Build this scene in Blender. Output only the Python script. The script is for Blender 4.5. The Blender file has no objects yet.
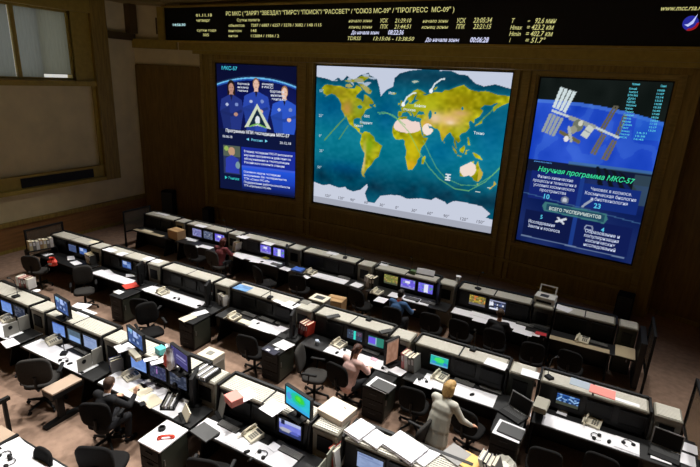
import bpy, bmesh, math, random
import numpy as np
from mathutils import Matrix, Vector

R_ = random.Random(7)
SC = bpy.context.scene
COL = SC.collection
PI = math.pi

# ------------------------------------------------------------------ camera
F_PX = 490.72
EYE = Vector((0.0, 0.0, 5.35))
CAM_R = np.array([[0.8799136, 0.4728212, 0.0468213], [0.1816199, -0.24365, -0.9527061], [-0.4390516, 0.8468027, -0.3002647]])          # rows: picture right, picture down, view direction
cam_d = bpy.data.cameras.new('camera')
cam_d.sensor_width = 36.0
cam_d.lens = F_PX * 36.0 / 700.0
cam_d.clip_end = 200
cam = bpy.data.objects.new('camera', cam_d)
COL.objects.link(cam)
m = Matrix.Identity(4)
for i in range(3):
    m[i][0] = CAM_R[0][i]
    m[i][1] = -CAM_R[1][i]
    m[i][2] = -CAM_R[2][i]
    m[i][3] = EYE[i]
cam.matrix_world = m
SC.camera = cam

# ------------------------------------------------------------------ view, world, ceiling lamps, one added fill lamp
SC.view_settings.view_transform = 'Standard'
SC.view_settings.look = 'None'
SC.view_settings.gamma = 1.0
SC.view_settings.exposure = 0.0
SC.view_settings.use_curve_mapping = False

world = bpy.data.worlds.new('daylight')
SC.world = world
world.use_nodes = True
wb = world.node_tree.nodes['Background']
wb.inputs[0].default_value = (1.0, 0.99, 0.93, 1)
wb.inputs[1].default_value = 0.75

def area(x, y, power, size=0.5, spread=72, z=7.3, tilt=-24, col=(1.0, 0.975, 0.93)):
    l = bpy.data.lights.new('ceiling_or_fill_lamp', 'AREA')
    l.shape = 'SQUARE'
    l.size = size
    l.energy = power
    l.color = col
    l.spread = math.radians(spread)
    o = bpy.data.objects.new('ceiling_or_fill_lamp', l)
    o.location = (x, y + 2.6, z)
    o.rotation_euler = (math.radians(tilt), 0, 0)
    COL.objects.link(o)

for (x, y, p) in [(-10.5, 8.3, 95), (-7.8, 8.3, 105), (-5.0, 8.2, 95), (-2.3, 8.1, 80), (0.6, 8.0, 55),
                  (-10.8, 5.4, 78), (-8.0, 5.2, 98), (-5.2, 5.2, 104), (-2.4, 5.2, 104), (0.6, 5.2, 70),
                  (-9.0, 2.4, 84), (-6.2, 2.4, 128), (-3.4, 2.4, 135), (-0.6, 2.6, 84), (3.4, 7.0, 120)]:  # last one is an added fill, brightening the right-hand carpet and end panel
    area(x, y, p * 0.56)

# ------------------------------------------------------------------ helpers
def lin(c):
    return tuple(((v / 255.0) / 12.92 if v / 255.0 <= 0.04045 else ((v / 255.0 + 0.055) / 1.055) ** 2.4) for v in c)

MATS = {}
def mat(name, rgb, rough=0.6, metal=0.0, noise=0.0, scale=20.0, stretch=None, spec=0.4, emit=None):
    """Principled material; noise = relative brightness variation of a noise texture in object space."""
    if name in MATS:
        return MATS[name]
    m = bpy.data.materials.new(name)
    m.use_nodes = True
    nt = m.node_tree
    b = nt.nodes['Principled BSDF']
    c = lin(rgb)
    b.inputs['Base Color'].default_value = (*c, 1)
    b.inputs['Roughness'].default_value = rough
    b.inputs['Metallic'].default_value = metal
    b.inputs['Specular IOR Level'].default_value = spec
    if emit is not None:
        b.inputs['Emission Color'].default_value = (*c, 1)
        b.inputs['Emission Strength'].default_value = emit
    if noise > 0:
        tc = nt.nodes.new('ShaderNodeTexCoord')
        mp = nt.nodes.new('ShaderNodeMapping')
        nz = nt.nodes.new('ShaderNodeTexNoise')
        rp = nt.nodes.new('ShaderNodeValToRGB')
        if stretch:
            mp.inputs['Scale'].default_value = stretch
        nz.inputs['Scale'].default_value = scale
        nz.inputs['Detail'].default_value = 5
        rp.color_ramp.elements[0].position = 0.3
        rp.color_ramp.elements[1].position = 0.7
        rp.color_ramp.elements[0].color = (*[v * (1 - noise) for v in c], 1)
        rp.color_ramp.elements[1].color = (*[min(1, v * (1 + noise)) for v in c], 1)
        nt.links.new(tc.outputs['Object'], mp.inputs['Vector'])
        nt.links.new(mp.outputs['Vector'], nz.inputs['Vector'])
        nt.links.new(nz.outputs['Fac'], rp.inputs['Fac'])
        nt.links.new(rp.outputs['Color'], b.inputs['Base Color'])
    MATS[name] = m
    return m

def emat(name, rgb, strength=1.0):
    if name in MATS:
        return MATS[name]
    m = bpy.data.materials.new(name)
    m.use_nodes = True
    nt = m.node_tree
    nt.nodes.clear()
    e = nt.nodes.new('ShaderNodeEmission')
    o = nt.nodes.new('ShaderNodeOutputMaterial')
    e.inputs[0].default_value = (*lin(rgb), 1)
    e.inputs[1].default_value = strength
    nt.links.new(e.outputs[0], o.inputs[0])
    MATS[name] = m
    return m

def picture_mat():
    """What a lit display shows: the colours of its own pixels, stored on the mesh."""
    if 'display_picture' in MATS:
        return MATS['display_picture']
    m = bpy.data.materials.new('display_picture')
    m.use_nodes = True
    nt = m.node_tree
    nt.nodes.clear()
    a = nt.nodes.new('ShaderNodeAttribute')
    a.attribute_name = 'Col'
    e = nt.nodes.new('ShaderNodeEmission')
    o = nt.nodes.new('ShaderNodeOutputMaterial')
    nt.links.new(a.outputs['Color'], e.inputs[0])
    nt.links.new(e.outputs[0], o.inputs[0])
    MATS['display_picture'] = m
    return m

class MB:
    """Collects solids into one mesh."""
    def __init__(s):
        s.v = []; s.f = []; s.m = []; s.cur = 0; s.smooth = []
        s.sm = False
        s.M = Matrix.Identity(4)
    def add(s, vs, fs):
        o = len(s.v)
        s.v += [tuple(s.M @ Vector(p)) for p in vs]
        s.f += [tuple(i + o for i in f) for f in fs]
        s.m += [s.cur] * len(fs)
        s.smooth += [s.sm] * len(fs)
        return s
    def box(s, x0, x1, y0, y1, z0, z1):
        vs = [(x0, y0, z0), (x1, y0, z0), (x1, y1, z0), (x0, y1, z0), (x0, y0, z1), (x1, y0, z1), (x1, y1, z1), (x0, y1, z1)]
        return s.add(vs, [(0, 3, 2, 1), (4, 5, 6, 7), (0, 1, 5, 4), (1, 2, 6, 5), (2, 3, 7, 6), (3, 0, 4, 7)])
    def cbox(s, x0, x1, y0, y1, z0, z1, b=0.01):
        """box with chamfered upper and vertical edges"""
        def ring(d, z):
            return [(x0 + d, y0, z), (x1 - d, y0, z), (x1, y0 + d, z), (x1, y1 - d, z), (x1 - d, y1, z), (x0 + d, y1, z), (x0, y1 - d, z), (x0, y0 + d, z)]
        def inner(d, z):
            return [(x0 + 1.4 * d, y0 + d, z), (x1 - 1.4 * d, y0 + d, z), (x1 - d, y0 + 1.4 * d, z), (x1 - d, y1 - 1.4 * d, z),
                    (x1 - 1.4 * d, y1 - d, z), (x0 + 1.4 * d, y1 - d, z), (x0 + d, y1 - 1.4 * d, z), (x0 + d, y0 + 1.4 * d, z)]
        vs = ring(b, z0) + ring(b, z1 - b) + inner(b, z1)
        fs = [tuple(range(7, -1, -1)), tuple(range(16, 24))]
        for k in range(8):
            n = (k + 1) % 8
            fs += [(k, n, 8 + n, 8 + k), (8 + k, 8 + n, 16 + n, 16 + k)]
        return s.add(vs, fs)
    def prism(s, pts, x0, x1):
        """profile of (y, z) points swept along x"""
        n = len(pts)
        vs = [(x0, p[0], p[1]) for p in pts] + [(x1, p[0], p[1]) for p in pts]
        fs = [tuple(range(n)), tuple(range(2 * n - 1, n - 1, -1))]
        fs += [(i, i + n, (i + 1) % n + n, (i + 1) % n) for i in range(n)]
        return s.add(vs, fs)
    def slab(s, pts, z0, z1):
        """outline of (x, y) points raised from z0 to z1"""
        n = len(pts)
        vs = [(p[0], p[1], z0) for p in pts] + [(p[0], p[1], z1) for p in pts]
        fs = [tuple(range(n - 1, -1, -1)), tuple(range(n, 2 * n))]
        fs += [(i, (i + 1) % n, (i + 1) % n + n, i + n) for i in range(n)]
        return s.add(vs, fs)
    def lathe(s, prof, n=14, c=(0, 0, 0)):
        """profile of (radius, z)"""
        vs = []; fs = []
        for r, z in prof:
            vs += [(c[0] + r * math.cos(2 * PI * k / n), c[1] + r * math.sin(2 * PI * k / n), c[2] + z) for k in range(n)]
        for i in range(len(prof) - 1):
            for k in range(n):
                fs.append((i * n + k, i * n + (k + 1) % n, (i + 1) * n + (k + 1) % n, (i + 1) * n + k))
        fs.append(tuple(range(n - 1, -1, -1)))
        fs.append(tuple((len(prof) - 1) * n + k for k in range(n)))
        return s.add(vs, fs)
    def tube(s, pts, r, n=8):
        pts = [Vector(p) for p in pts]
        rr = r if isinstance(r, (list, tuple)) else [r] * len(pts)
        vs = []; fs = []
        for i, p in enumerate(pts):
            d = (pts[min(i + 1, len(pts) - 1)] - pts[max(i - 1, 0)]).normalized()
            a = d.cross(Vector((0, 0, 1)) if abs(d.z) < 0.9 else Vector((1, 0, 0))).normalized()
            b = d.cross(a)
            vs += [tuple(p + rr[i] * (a * math.cos(2 * PI * k / n) + b * math.sin(2 * PI * k / n))) for k in range(n)]
        for i in range(len(pts) - 1):
            for k in range(n):
                fs.append((i * n + k, i * n + (k + 1) % n, (i + 1) * n + (k + 1) % n, (i + 1) * n + k))
        fs.append(tuple(range(n - 1, -1, -1)))
        fs.append(tuple((len(pts) - 1) * n + k for k in range(n)))
        return s.add(vs, fs)
    def ball(s, c, r, n=10, k=7):
        r = r if isinstance(r, (list, tuple)) else (r, r, r)
        vs = [(c[0], c[1], c[2] - r[2])]; fs = []
        for j in range(1, k):
            t = PI * j / k - PI / 2
            vs += [(c[0] + r[0] * math.cos(t) * math.cos(2 * PI * i / n), c[1] + r[1] * math.cos(t) * math.sin(2 * PI * i / n), c[2] + r[2] * math.sin(t)) for i in range(n)]
        vs.append((c[0], c[1], c[2] + r[2]))
        for i in range(n):
            fs.append((0, 1 + (i + 1) % n, 1 + i))
            fs.append((len(vs) - 1, 1 + (k - 2) * n + i, 1 + (k - 2) * n + (i + 1) % n))
            for j in range(k - 2):
                fs.append((1 + j * n + i, 1 + j * n + (i + 1) % n, 1 + (j + 1) * n + (i + 1) % n, 1 + (j + 1) * n + i))
        return s.add(vs, fs)
    def mesh(s, name, mats):
        me = bpy.data.meshes.new(name)
        me.from_pydata(s.v, [], s.f)
        for mm in (mats if isinstance(mats, (list, tuple)) else [mats]):
            me.materials.append(mm)
        me.polygons.foreach_set('material_index', s.m)
        me.polygons.foreach_set('use_smooth', s.smooth)
        me.update()
        bm = bmesh.new(); bm.from_mesh(me)
        bmesh.ops.recalc_face_normals(bm, faces=bm.faces)
        bm.to_mesh(me); bm.free()
        return me
    def build(s, name, mats, parent=None, label=None):
        o = bpy.data.objects.new(name, s.mesh(name, mats))
        COL.objects.link(o)
        if parent is not None:
            o.parent = parent
        if label:
            o['label'] = label
        return o

LABELS = {}
def tag(o, label, cat, group=None):
    o['label'] = label
    o['category'] = cat
    if group:
        o['group'] = group
    LABELS.setdefault(label, []).append((o.name, group))
    return o

def thing(name, label, cat, loc=(0, 0, 0), rz=0.0, group=None):
    o = bpy.data.objects.new(name, None)
    o.empty_display_size = 0.1
    COL.objects.link(o)
    o.location = loc
    o.rotation_euler = (0, 0, rz)
    return tag(o, label, cat, group) if label else o

def struct(mb, name, mats):
    o = mb.build(name, mats)
    o['kind'] = 'structure'
    return o

KIDS = {}
def copy_tree(o, parent=None):
    c = o.copy()
    COL.objects.link(c)
    if parent is not None:
        c.parent = parent
    for ch in list(o.children):
        copy_tree(ch, c)
    return c

PROTO = {}
def inst(key, builder, loc, rz, label, cat, group=None):
    """first time: builds the thing; afterwards: copies the thing and each of its parts"""
    if key not in PROTO:
        PROTO[key] = builder()
        o = PROTO[key]
    else:
        o = copy_tree(PROTO[key])
    o.location = loc
    o.rotation_euler = (0, 0, rz)
    return tag(o, label, cat, group)

def look(px, py):
    v = CAM_R.T @ np.array([px - 350.0, py - 233.5, F_PX])
    return v
def on_z(px, py, z):
    v = look(px, py); k = (z - EYE[2]) / v[2]
    return (float(v[0] * k), float(v[1] * k), z)
def on_y(px, py, y):
    v = look(px, py); k = y / v[1]
    return (float(v[0] * k), y, float(EYE[2] + v[2] * k))

# ------------------------------------------------------------------ display pictures (pixels of the displays)
class Pic:
    def __init__(s, w, h, bg=(0, 0, 0)):
        s.w, s.h = w, h
        s.a = np.zeros((h, w, 3)); s.a[:] = bg
        yy, xx = np.mgrid[0:h, 0:w]
        s.u = xx / (w - 1.0); s.v = yy / (h - 1.0)
        s.rng = np.random.default_rng(w * 31 + h)
    def inside(s, pts):
        r = np.zeros(s.u.shape, bool)
        n = len(pts)
        for i in range(n):
            x1, y1 = pts[i]; x2, y2 = pts[(i + 1) % n]
            if y1 == y2:
                continue
            c = (y1 > s.v) != (y2 > s.v)
            r ^= c & (s.u < (x2 - x1) * (s.v - y1) / (y2 - y1) + x1)
        return r
    def put(s, mask, c, al=1.0):
        s.a[mask] = s.a[mask] * (1 - al) + np.array(c) * al
    def poly(s, pts, c, al=1.0):
        s.put(s.inside(pts), c, al)
    def rect(s, u0, v0, u1, v1, c, al=1.0):
        s.put((s.u >= u0) & (s.u <= u1) & (s.v >= v0) & (s.v <= v1), c, al)
    def ell(s, u, v, a, b, c, al=1.0):
        s.put(((s.u - u) / a) ** 2 + ((s.v - v) / b) ** 2 <= 1, c, al)
    def line(s, pts, wd, c, al=1.0, asp=1.0):
        for (x1, y1), (x2, y2) in zip(pts[:-1], pts[1:]):
            dx, dy = x2 - x1, (y2 - y1) * asp
            L = dx * dx + dy * dy + 1e-9
            t = np.clip(((s.u - x1) * dx + (s.v - y1) * asp * dy) / L, 0, 1)
            d = np.hypot(s.u - x1 - t * dx, (s.v - y1) * asp - t * dy)
            s.put(d < wd, c, al)
    def noise(s, amp, n):
        g = s.rng.random((n + 2, n + 2))
        x = s.u * n; y = s.v * n
        i = x.astype(int); j = y.astype(int); fx = x - i; fy = y - j
        q = g[j, i] * (1 - fx) * (1 - fy) + g[j, i + 1] * fx * (1 - fy) + g[j + 1, i] * (1 - fx) * fy + g[j + 1, i + 1] * fx * fy
        return (q - 0.5) * 2 * amp

def picture(name, pic, w, h, parent, y=0.0, x0=0.0, z0=0.0):
    """grid in the local x-z plane, lower corner at (x0, z0), facing -y"""
    W, H = pic.w, pic.h
    xs = np.linspace(x0, x0 + w, W); zs = np.linspace(z0 + h, z0, H)
    X, Z = np.meshgrid(xs, zs)
    co = np.stack([X, np.full_like(X, y), Z], -1).reshape(-1, 3)
    idx = np.arange(W * H).reshape(H, W)
    q = np.stack([idx[1:, :-1], idx[1:, 1:], idx[:-1, 1:], idx[:-1, :-1]], -1).reshape(-1, 4)
    me = bpy.data.meshes.new(name)
    me.vertices.add(len(co)); me.vertices.foreach_set('co', co.ravel())
    me.loops.add(q.size); me.loops.foreach_set('vertex_index', q.ravel().astype(np.int32))
    me.polygons.add(len(q)); me.polygons.foreach_set('loop_start', np.arange(0, q.size, 4, dtype=np.int32))
    me.update(calc_edges=True)
    at = me.color_attributes.new('Col', 'FLOAT_COLOR', 'POINT')
    c = np.clip(pic.a / 255.0, 0, 1)
    c = np.where(c <= 0.04045, c / 12.92, ((c + 0.055) / 1.055) ** 2.4)
    rgba = np.concatenate([c, np.ones((H, W, 1))], -1).reshape(-1)
    at.data.foreach_set('color', rgba.astype(np.float32))
    me.materials.append(picture_mat())
    o = bpy.data.objects.new(name, me)
    COL.objects.link(o)
    if parent is not None:
        o.parent = parent
    return o

FC = bpy.data.curves.new('lettering_source', 'FONT')
FO = bpy.data.objects.new('lettering_source', FC)
COL.objects.link(FO)
def letters(mb, txt, x, z, cap, width=None, y=0.0, shear=0.0, align='l', bold=0.0, slope=0.0):
    """adds the outline of txt to mb; (x, z) is the start of its base line, cap the capital height"""
    FC.body = txt; FC.shear = shear; FC.offset = bold; FC.size = 1.0; FC.resolution_u = 2
    bpy.context.view_layer.update()
    dg = bpy.context.evaluated_depsgraph_get()
    me = bpy.data.meshes.new_from_object(FO.evaluated_get(dg))
    if not me.vertices:
        return
    vs = [v.co.copy() for v in me.vertices]
    w = max(v.x for v in vs) - min(v.x for v in vs)
    mn = min(v.x for v in vs)
    sz = cap / 0.73
    sx = sz if width is None else width / w
    off = {'l': 0, 'c': -0.5, 'r': -1.0}[align] * w * sx
    mb.add([(x + off + (v.x - mn) * sx, y, z + v.y * sz + slope * (off + (v.x - mn) * sx)) for v in vs], [tuple(p.vertices) for p in me.polygons])
    bpy.data.meshes.remove(me)
# ------------------------------------------------------------------ materials
WOOD_D = mat('dark_wood', (144, 122, 56), 0.55, noise=0.25, scale=3, stretch=(6, 6, 0.6))
WOOD_M = mat('walnut_wood', (112, 90, 44), 0.5, noise=0.2, scale=3, stretch=(6, 6, 0.6))
WOOD_F = mat('frame_wood', (158, 136, 70), 0.45, noise=0.2, scale=4, stretch=(0.6, 6, 6))
DOOR_W = mat('brown_door_panel', (122, 96, 44), 0.5, noise=0.2, scale=3, stretch=(6, 6, 0.6))
DADO_W = mat('red_brown_panelling', (140, 100, 56), 0.55, noise=0.2, scale=3, stretch=(0.6, 0.6, 6))
OLIVE = mat('golden_brown_trim', (164, 144, 64), 0.55, noise=0.12, scale=8)
PLASTER = mat('beige_wall_panel', (220, 208, 166), 0.85, noise=0.08, scale=2)
CEIL = mat('ceiling_panel', (150, 134, 84), 0.8, noise=0.05, scale=3)
CARPET = mat('brown_carpet', (150, 124, 107), 0.95, noise=0.16, scale=9, spec=0.1)
BLACK = mat('black_laminate', (13, 13, 14), 0.5, noise=0.15, scale=12)
BLACKP = mat('black_plastic', (15, 15, 16), 0.55, spec=0.25)
DARKGREY = mat('dark_grey_plastic', (52, 52, 52), 0.5)
GREY = mat('grey_plastic', (128, 126, 118), 0.55)
BEIGE = mat('beige_metal', (150, 146, 132), 0.5, noise=0.05, scale=10)
BEIGE_D = mat('grey_green_metal', (98, 96, 80), 0.5)
VENT = mat('vent_beige', (206, 202, 190), 0.6, noise=0.04, scale=14)
VENT_D = mat('vent_groove', (118, 114, 102), 0.7)
WHITE = mat('white_paper', (230, 229, 233), 0.8)
OFFW = mat('ivory_plastic', (214, 206, 184), 0.5)
CREAM = mat('cream_paper', (226, 216, 190), 0.85)
FABRIC = mat('black_chair_fabric', (22, 21, 21), 0.9, noise=0.25, scale=60, spec=0.15)
FABRIC_G = mat('grey_chair_fabric', (54, 52, 50), 0.9, noise=0.2, scale=60, spec=0.15)
CHROME = mat('grey_metal', (150, 150, 150), 0.35, metal=0.8)
SCREEN_OFF = mat('unlit_display', (9, 9, 11), 0.45, spec=0.2)
RED = mat('red_folder', (226, 74, 56), 0.55)
PINK = mat('pink_card', (232, 140, 130), 0.6)
BLUE = mat('blue_folder', (70, 110, 200), 0.5)
NAVY = mat('navy_cover', (28, 30, 52), 0.5)
YELLOW = mat('yellow_note', (232, 226, 90), 0.7)
ORANGE = mat('orange_cover', (240, 190, 110), 0.6)
CARTON = mat('brown_carton', (176, 142, 100), 0.85, noise=0.06, scale=12)
GREENG = mat('grey_green_front', (50, 54, 46), 0.5)
BEAM_T = None

# ------------------------------------------------------------------ room shell
LX = -14.7
ZC = 7.42
b = MB().box(LX - 0.6, 12.3, -6.3, 15.0, -0.2, 0.0)
floor = struct(b, 'floor', CARPET)
b = MB().box(LX - 0.6, 12.3, -6.3, 15.0, ZC, ZC + 0.2)
b.box(LX, LX + 1.1, -6, 12.5, ZC - 0.10, ZC)                      # cornice along the window wall
struct(b, 'ceiling', CEIL)
b = MB().box(12.0, 12.3, -6.3, 15.0, 0, ZC)
struct(b, 'wall_right', PLASTER)
b = MB().box(LX - 0.6, 12.3, -6.3, -6.0, 0, ZC)
struct(b, 'wall_back', PLASTER)

# window wall: panels around one window opening
WZ0, WZ1, WY1 = 4.93, 6.86, 9.82
b = MB()
b.box(LX - 0.4, LX, -6, 12.2, 0, 2.27)
b.box(LX - 0.4, LX - 0.06, -6, 10.32, 2.27, 4.8)
b.box(LX - 0.4, LX, 10.32, 12.2, 2.27, ZC)
b.box(LX - 0.4, LX, 9.82, 10.32, 4.8, ZC)
b.box(LX - 0.4, LX, -6, WY1, WZ1, ZC)
b.box(LX - 0.4, LX, -6, 5.0, WZ0, WZ1)
b.box(LX - 0.4, LX - 0.06, 5.0, WY1, 4.75, WZ0)
struct(b, 'wall_left', PLASTER)
b = MB().box(LX, LX + 0.05, -6, 12.0, 0.12, 0.97)
for y in np.arange(-5, 12, 1.45):
    b.box(LX + 0.05, LX + 0.058, y, y + 1.43, 0.14, 0.95)
struct(b, 'trim_1', DADO_W)
b = MB().box(LX, LX + 0.10, -6, 12.0, 0.90, 1.02).box(LX, LX + 0.07, -6, 12.0, 0.0, 0.12)
struct(b, 'baseboard_left', WOOD_D)
# golden brown surround: ledge, sill, jamb, head
b = MB()
b.box(LX, LX + 0.06, -6, 10.93, 1.78, 2.28).box(LX, LX + 0.14, -6, 10.93, 1.78, 1.9).box(LX, LX + 0.09, -6, 10.4, 2.22, 2.28)
b.box(LX, LX + 0.12, -6, 10.42, 4.75, 4.90)
b.box(LX - 0.05, LX + 0.05, WY1, 10.42, 4.90, ZC).box(LX, LX + 0.05, 10.3, 10.42, 2.28, 4.75)
b.box(LX - 0.02, LX + 0.16, -6, 10.42, WZ1, ZC - 0.1)
struct(b, 'trim_2', OLIVE)
b = MB().box(LX, LX + 0.16, 10.40, 10.93, 1.78, ZC)
struct(b, 'trim_3', WOOD_D)
b = MB().box(LX, LX + 0.12, 10.93, 12.0, 6.22, 6.44).box(LX, LX + 0.25, 11.72, 12.0, 6.44, ZC)
struct(b, 'trim_4', mat('dark_brown_batten', (84, 68, 36), 0.6))
# grille strip in the ledge
b = MB().box(LX + 0.06, LX + 0.075, 7.75, 10.0, 1.93, 2.2)
for k in range(8):
    b.box(LX + 0.075, LX + 0.09, 7.75, 10.0, 1.94 + k * 0.033, 1.955 + k * 0.033)
g = b.build('air_grille', mat('black_grille', (34, 30, 24), 0.6))
tag(g, 'long dark air grille set in the ledge under the window', 'grille')
# window: frame, mullion, glass, blinds
b = MB()
b.box(LX - 0.14, LX - 0.04, 8.18, 8.29, WZ0, WZ1).box(LX - 0.3, LX - 0.05, 5.0, WY1, WZ0, WZ0 + 0.05).box(LX - 0.3, LX - 0.05, 5.0, WY1, WZ1 - 0.06, WZ1)
b.box(LX - 0.3, LX - 0.05, WY1 - 0.06, WY1, WZ0, WZ1).box(LX - 0.3, LX - 0.05, 5.0, 5.08, WZ0, WZ1)
b.box(LX - 0.26, LX - 0.2, 8.93, 8.97, WZ0, WZ1)
w1 = struct(b, 'window_1', OLIVE)
gl = bpy.data.materials.new('window_glass'); gl.use_nodes = True
nt = gl.node_tree; nt.nodes.clear()
o_ = nt.nodes.new('ShaderNodeOutputMaterial'); mx = nt.nodes.new('ShaderNodeMixShader'); tr = nt.nodes.new('ShaderNodeBsdfTransparent'); gs = nt.nodes.new('ShaderNodeBsdfGlossy')
gs.inputs['Roughness'].default_value = 0.03; mx.inputs[0].default_value = 0.08
nt.links.new(tr.outputs[0], mx.inputs[1]); nt.links.new(gs.outputs[0], mx.inputs[2]); nt.links.new(mx.outputs[0], o_.inputs[0])
MATS['window_glass'] = gl
b = MB().box(LX - 0.29, LX - 0.28, 5.05, WY1 - 0.05, WZ0 + 0.05, WZ1 - 0.05)
gp = b.build('pane', gl, w1); gp['kind'] = 'structure'
def blind_mat(name, rgb):
    m = bpy.data.materials.new(name); m.use_nodes = True
    nt = m.node_tree; nt.nodes.clear()
    o = nt.nodes.new('ShaderNodeOutputMaterial'); t = nt.nodes.new('ShaderNodeBsdfTranslucent'); d = nt.nodes.new('ShaderNodeBsdfDiffuse'); a = nt.nodes.new('ShaderNodeMixShader')
    tc = nt.nodes.new('ShaderNodeTexCoord'); wv = nt.nodes.new('ShaderNodeTexNoise'); r = nt.nodes.new('ShaderNodeValToRGB'); mp = nt.nodes.new('ShaderNodeMapping')
    mp.inputs['Scale'].default_value = (1, 25, 1.2); wv.inputs['Scale'].default_value = 2.0
    c = lin(rgb)
    r.color_ramp.elements[0].color = (*[v * 0.8 for v in c], 1); r.color_ramp.elements[1].color = (*[v * 1.2 for v in c], 1)
    nt.links.new(tc.outputs['Object'], mp.inputs[0]); nt.links.new(mp.outputs[0], wv.inputs['Vector']); nt.links.new(wv.outputs['Fac'], r.inputs[0])
    nt.links.new(r.outputs[0], t.inputs[0]); nt.links.new(r.outputs[0], d.inputs[0])
    a.inputs[0].default_value = 0.3
    nt.links.new(t.outputs[0], a.inputs[1]); nt.links.new(d.outputs[0], a.inputs[2]); nt.links.new(a.outputs[0], o.inputs[0])
    return m
BL1 = blind_mat('blue_grey_blind', (134, 139, 136)); BL2 = blind_mat('grey_green_blind', (136, 139, 128))
def blind(name, label, y0, y1, z0, m):
    t = thing(name, label, 'blind', (LX - 0.12, y0, WZ1))
    n = int((y1 - y0) / 0.05)
    mb = MB()
    vs = []; fs = []
    for k in range(n + 1):
        yy = (y1 - y0) * k / n
        vs += [(0.006 * (k % 2), yy, z0 - WZ1), (0.006 * (k % 2), yy, -0.02)]
    fs = [(2 * k, 2 * k + 2, 2 * k + 3, 2 * k + 1) for k in range(n)]
    mb.add(vs, fs); mb.build('fabric', m, t)
    MB().box(-0.02, 0.02, 0, y1 - y0, -0.05, 0.0).build('roller', OLIVE, t)
    MB().box(-0.008, 0.012, 0, y1 - y0, z0 - WZ1 - 0.015, z0 - WZ1).build('bottom_rail', GREY, t)
blind('window_blind', 'blue-grey fabric blind before the dark mullion, drawn fully down', 5.1, 8.16, WZ0 + 0.03, BL1)
blind('window_blind', 'narrow blue-grey blind right beside the mullion, drawn fully down', 8.26, 8.93, WZ0 + 0.03, BL1)
blind('window_blind', 'wide grey blind beside the pillar, daylight showing under its lower edge', 8.93, WY1 - 0.06, WZ0 + 0.16, BL2)

# front wall: centre, two wings and two end panels
HL, HR = (-8.85, 13.44), (-2.2, 13.44)
aL, aR = math.atan(0.14), -math.atan(0.123)
SZ0, SZ1 = 1.38, 5.69
def wing(x_h, y_h, ang, u0, u1, s0, s1, z0, z1, name, m):
    """wall along local x from u0 to u1 with an opening s0..s1"""
    mb = MB()
    mb.M = Matrix.Translation((x_h, y_h, 0)) @ Matrix.Rotation(ang, 4, 'Z')
    mb.box(u0, s0, 0.0, 0.5, 0, 6.3).box(s1, u1, 0.0, 0.5, 0, 6.3).box(s0, s1, 0.0, 0.5, 0, z0).box(s0, s1, 0.0, 0.5, z1, 6.3).box(s0, s1, 0.3, 0.5, z0, z1)
    return struct(mb, name, m)
def wing_trim(x_h, y_h, ang, u0, u1, s0, s1, z0, z1, name):
    mb = MB()
    mb.M = Matrix.Translation((x_h, y_h, 0)) @ Matrix.Rotation(ang, 4, 'Z')
    for (a, c) in ((u0, u0 + 0.10), (s0 - 0.16, s0 - 0.06), (s1 + 0.06, s1 + 0.16), (u1 - 0.10, u1)):
        mb.box(a, c, -0.06, 0.0, 0.12, 5.95)
    mb.box(s0 - 0.06, s1 + 0.06, -0.05, 0.0, z0 - 0.16, z0 - 0.05)
    mb.box(s0 - 0.06, s1 + 0.06, -0.05, 0.0, z1 + 0.04, z1 + 0.12)
    mb.box(u0, u1, -0.08, 0.0, 0.72, 0.80).box(u0, u1, -0.08, 0.0, 0.0, 0.12)
    return struct(mb, name, WOOD_F)
cl, cr = math.cos(aL), math.cos(aR)
uL = lambda x: (x - HL[0]) / cl
uR = lambda x: (x - HR[0]) / cr
LS = (uL(-12.08), uL(-9.09)); RS = (uR(-1.90), uR(0.93))
MS = (-8.45, -2.53)
wing(HL[0], HL[1], aL, uL(-12.62), 0, LS[0], LS[1], SZ0 + 0.02, SZ1 - 0.03, 'wall_front_left', WOOD_D)
wing(0, 13.44, 0, HL[0], HR[0], MS[0], MS[1], SZ0 - 0.02, SZ1 + 0.03, 'wall_front', WOOD_D)
wing(HR[0], HR[1], aR, 0, uR(1.13), RS[0], RS[1], SZ0 - 0.02, SZ1 - 0.06, 'wall_front_right', WOOD_D)
wing_trim(HL[0], HL[1], aL, uL(-12.62), 0, LS[0], LS[1], SZ0 + 0.02, SZ1 - 0.03, 'trim_5')
wing_trim(0, 13.44, 0, HL[0], HR[0], MS[0], MS[1], SZ0, SZ1 + 0.03, 'trim_6')
wing_trim(HR[0], HR[1], aR, 0, uR(1.13), RS[0], RS[1], SZ0 - 0.02, SZ1 - 0.06, 'trim_7')
# end panel towards the windows, with its brown leaf
def seg(p, q, z0, z1, th, off=0.0):
    mb = MB()
    a = math.atan2(q[1] - p[1], q[0] - p[0]); L = math.hypot(q[0] - p[0], q[1] - p[1])
    mb.M = Matrix.Translation((p[0], p[1], 0)) @ Matrix.Rotation(a, 4, 'Z')
    mb.box(0, L, off, off + th, z0, z1)
    return mb
struct(seg((-14.75, 11.98), (-12.61, 12.91), 0, ZC, 0.3), 'wall_corner', PLASTER)
e = seg((-14.68, 12.0), (-12.62, 12.90), 0.0, 5.46, 0.04, -0.045)
e.box(0.02, 2.22, -0.06, -0.04, 5.40, 5.50).box(0.0, 0.06, -0.06, -0.04, 0, 5.46).box(1.12, 1.14, -0.05, -0.04, 0, 5.4)
struct(e, 'door_1', DOOR_W)
struct(seg((1.12, 13.03), (1.25, 13.58), 0, 6.3, 0.3, -0.3), 'wall_return', WOOD_D)
struct(seg((1.2, 13.58), (12.2, 10.4), 0, 6.3, 0.3), 'wall_front_end', DOOR_W)
e = seg((1.2, 13.56), (12.2, 10.38), 0.0, 0.14, 0.03, -0.03)
struct(e, 'baseboard_front', WOOD_D)
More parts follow.
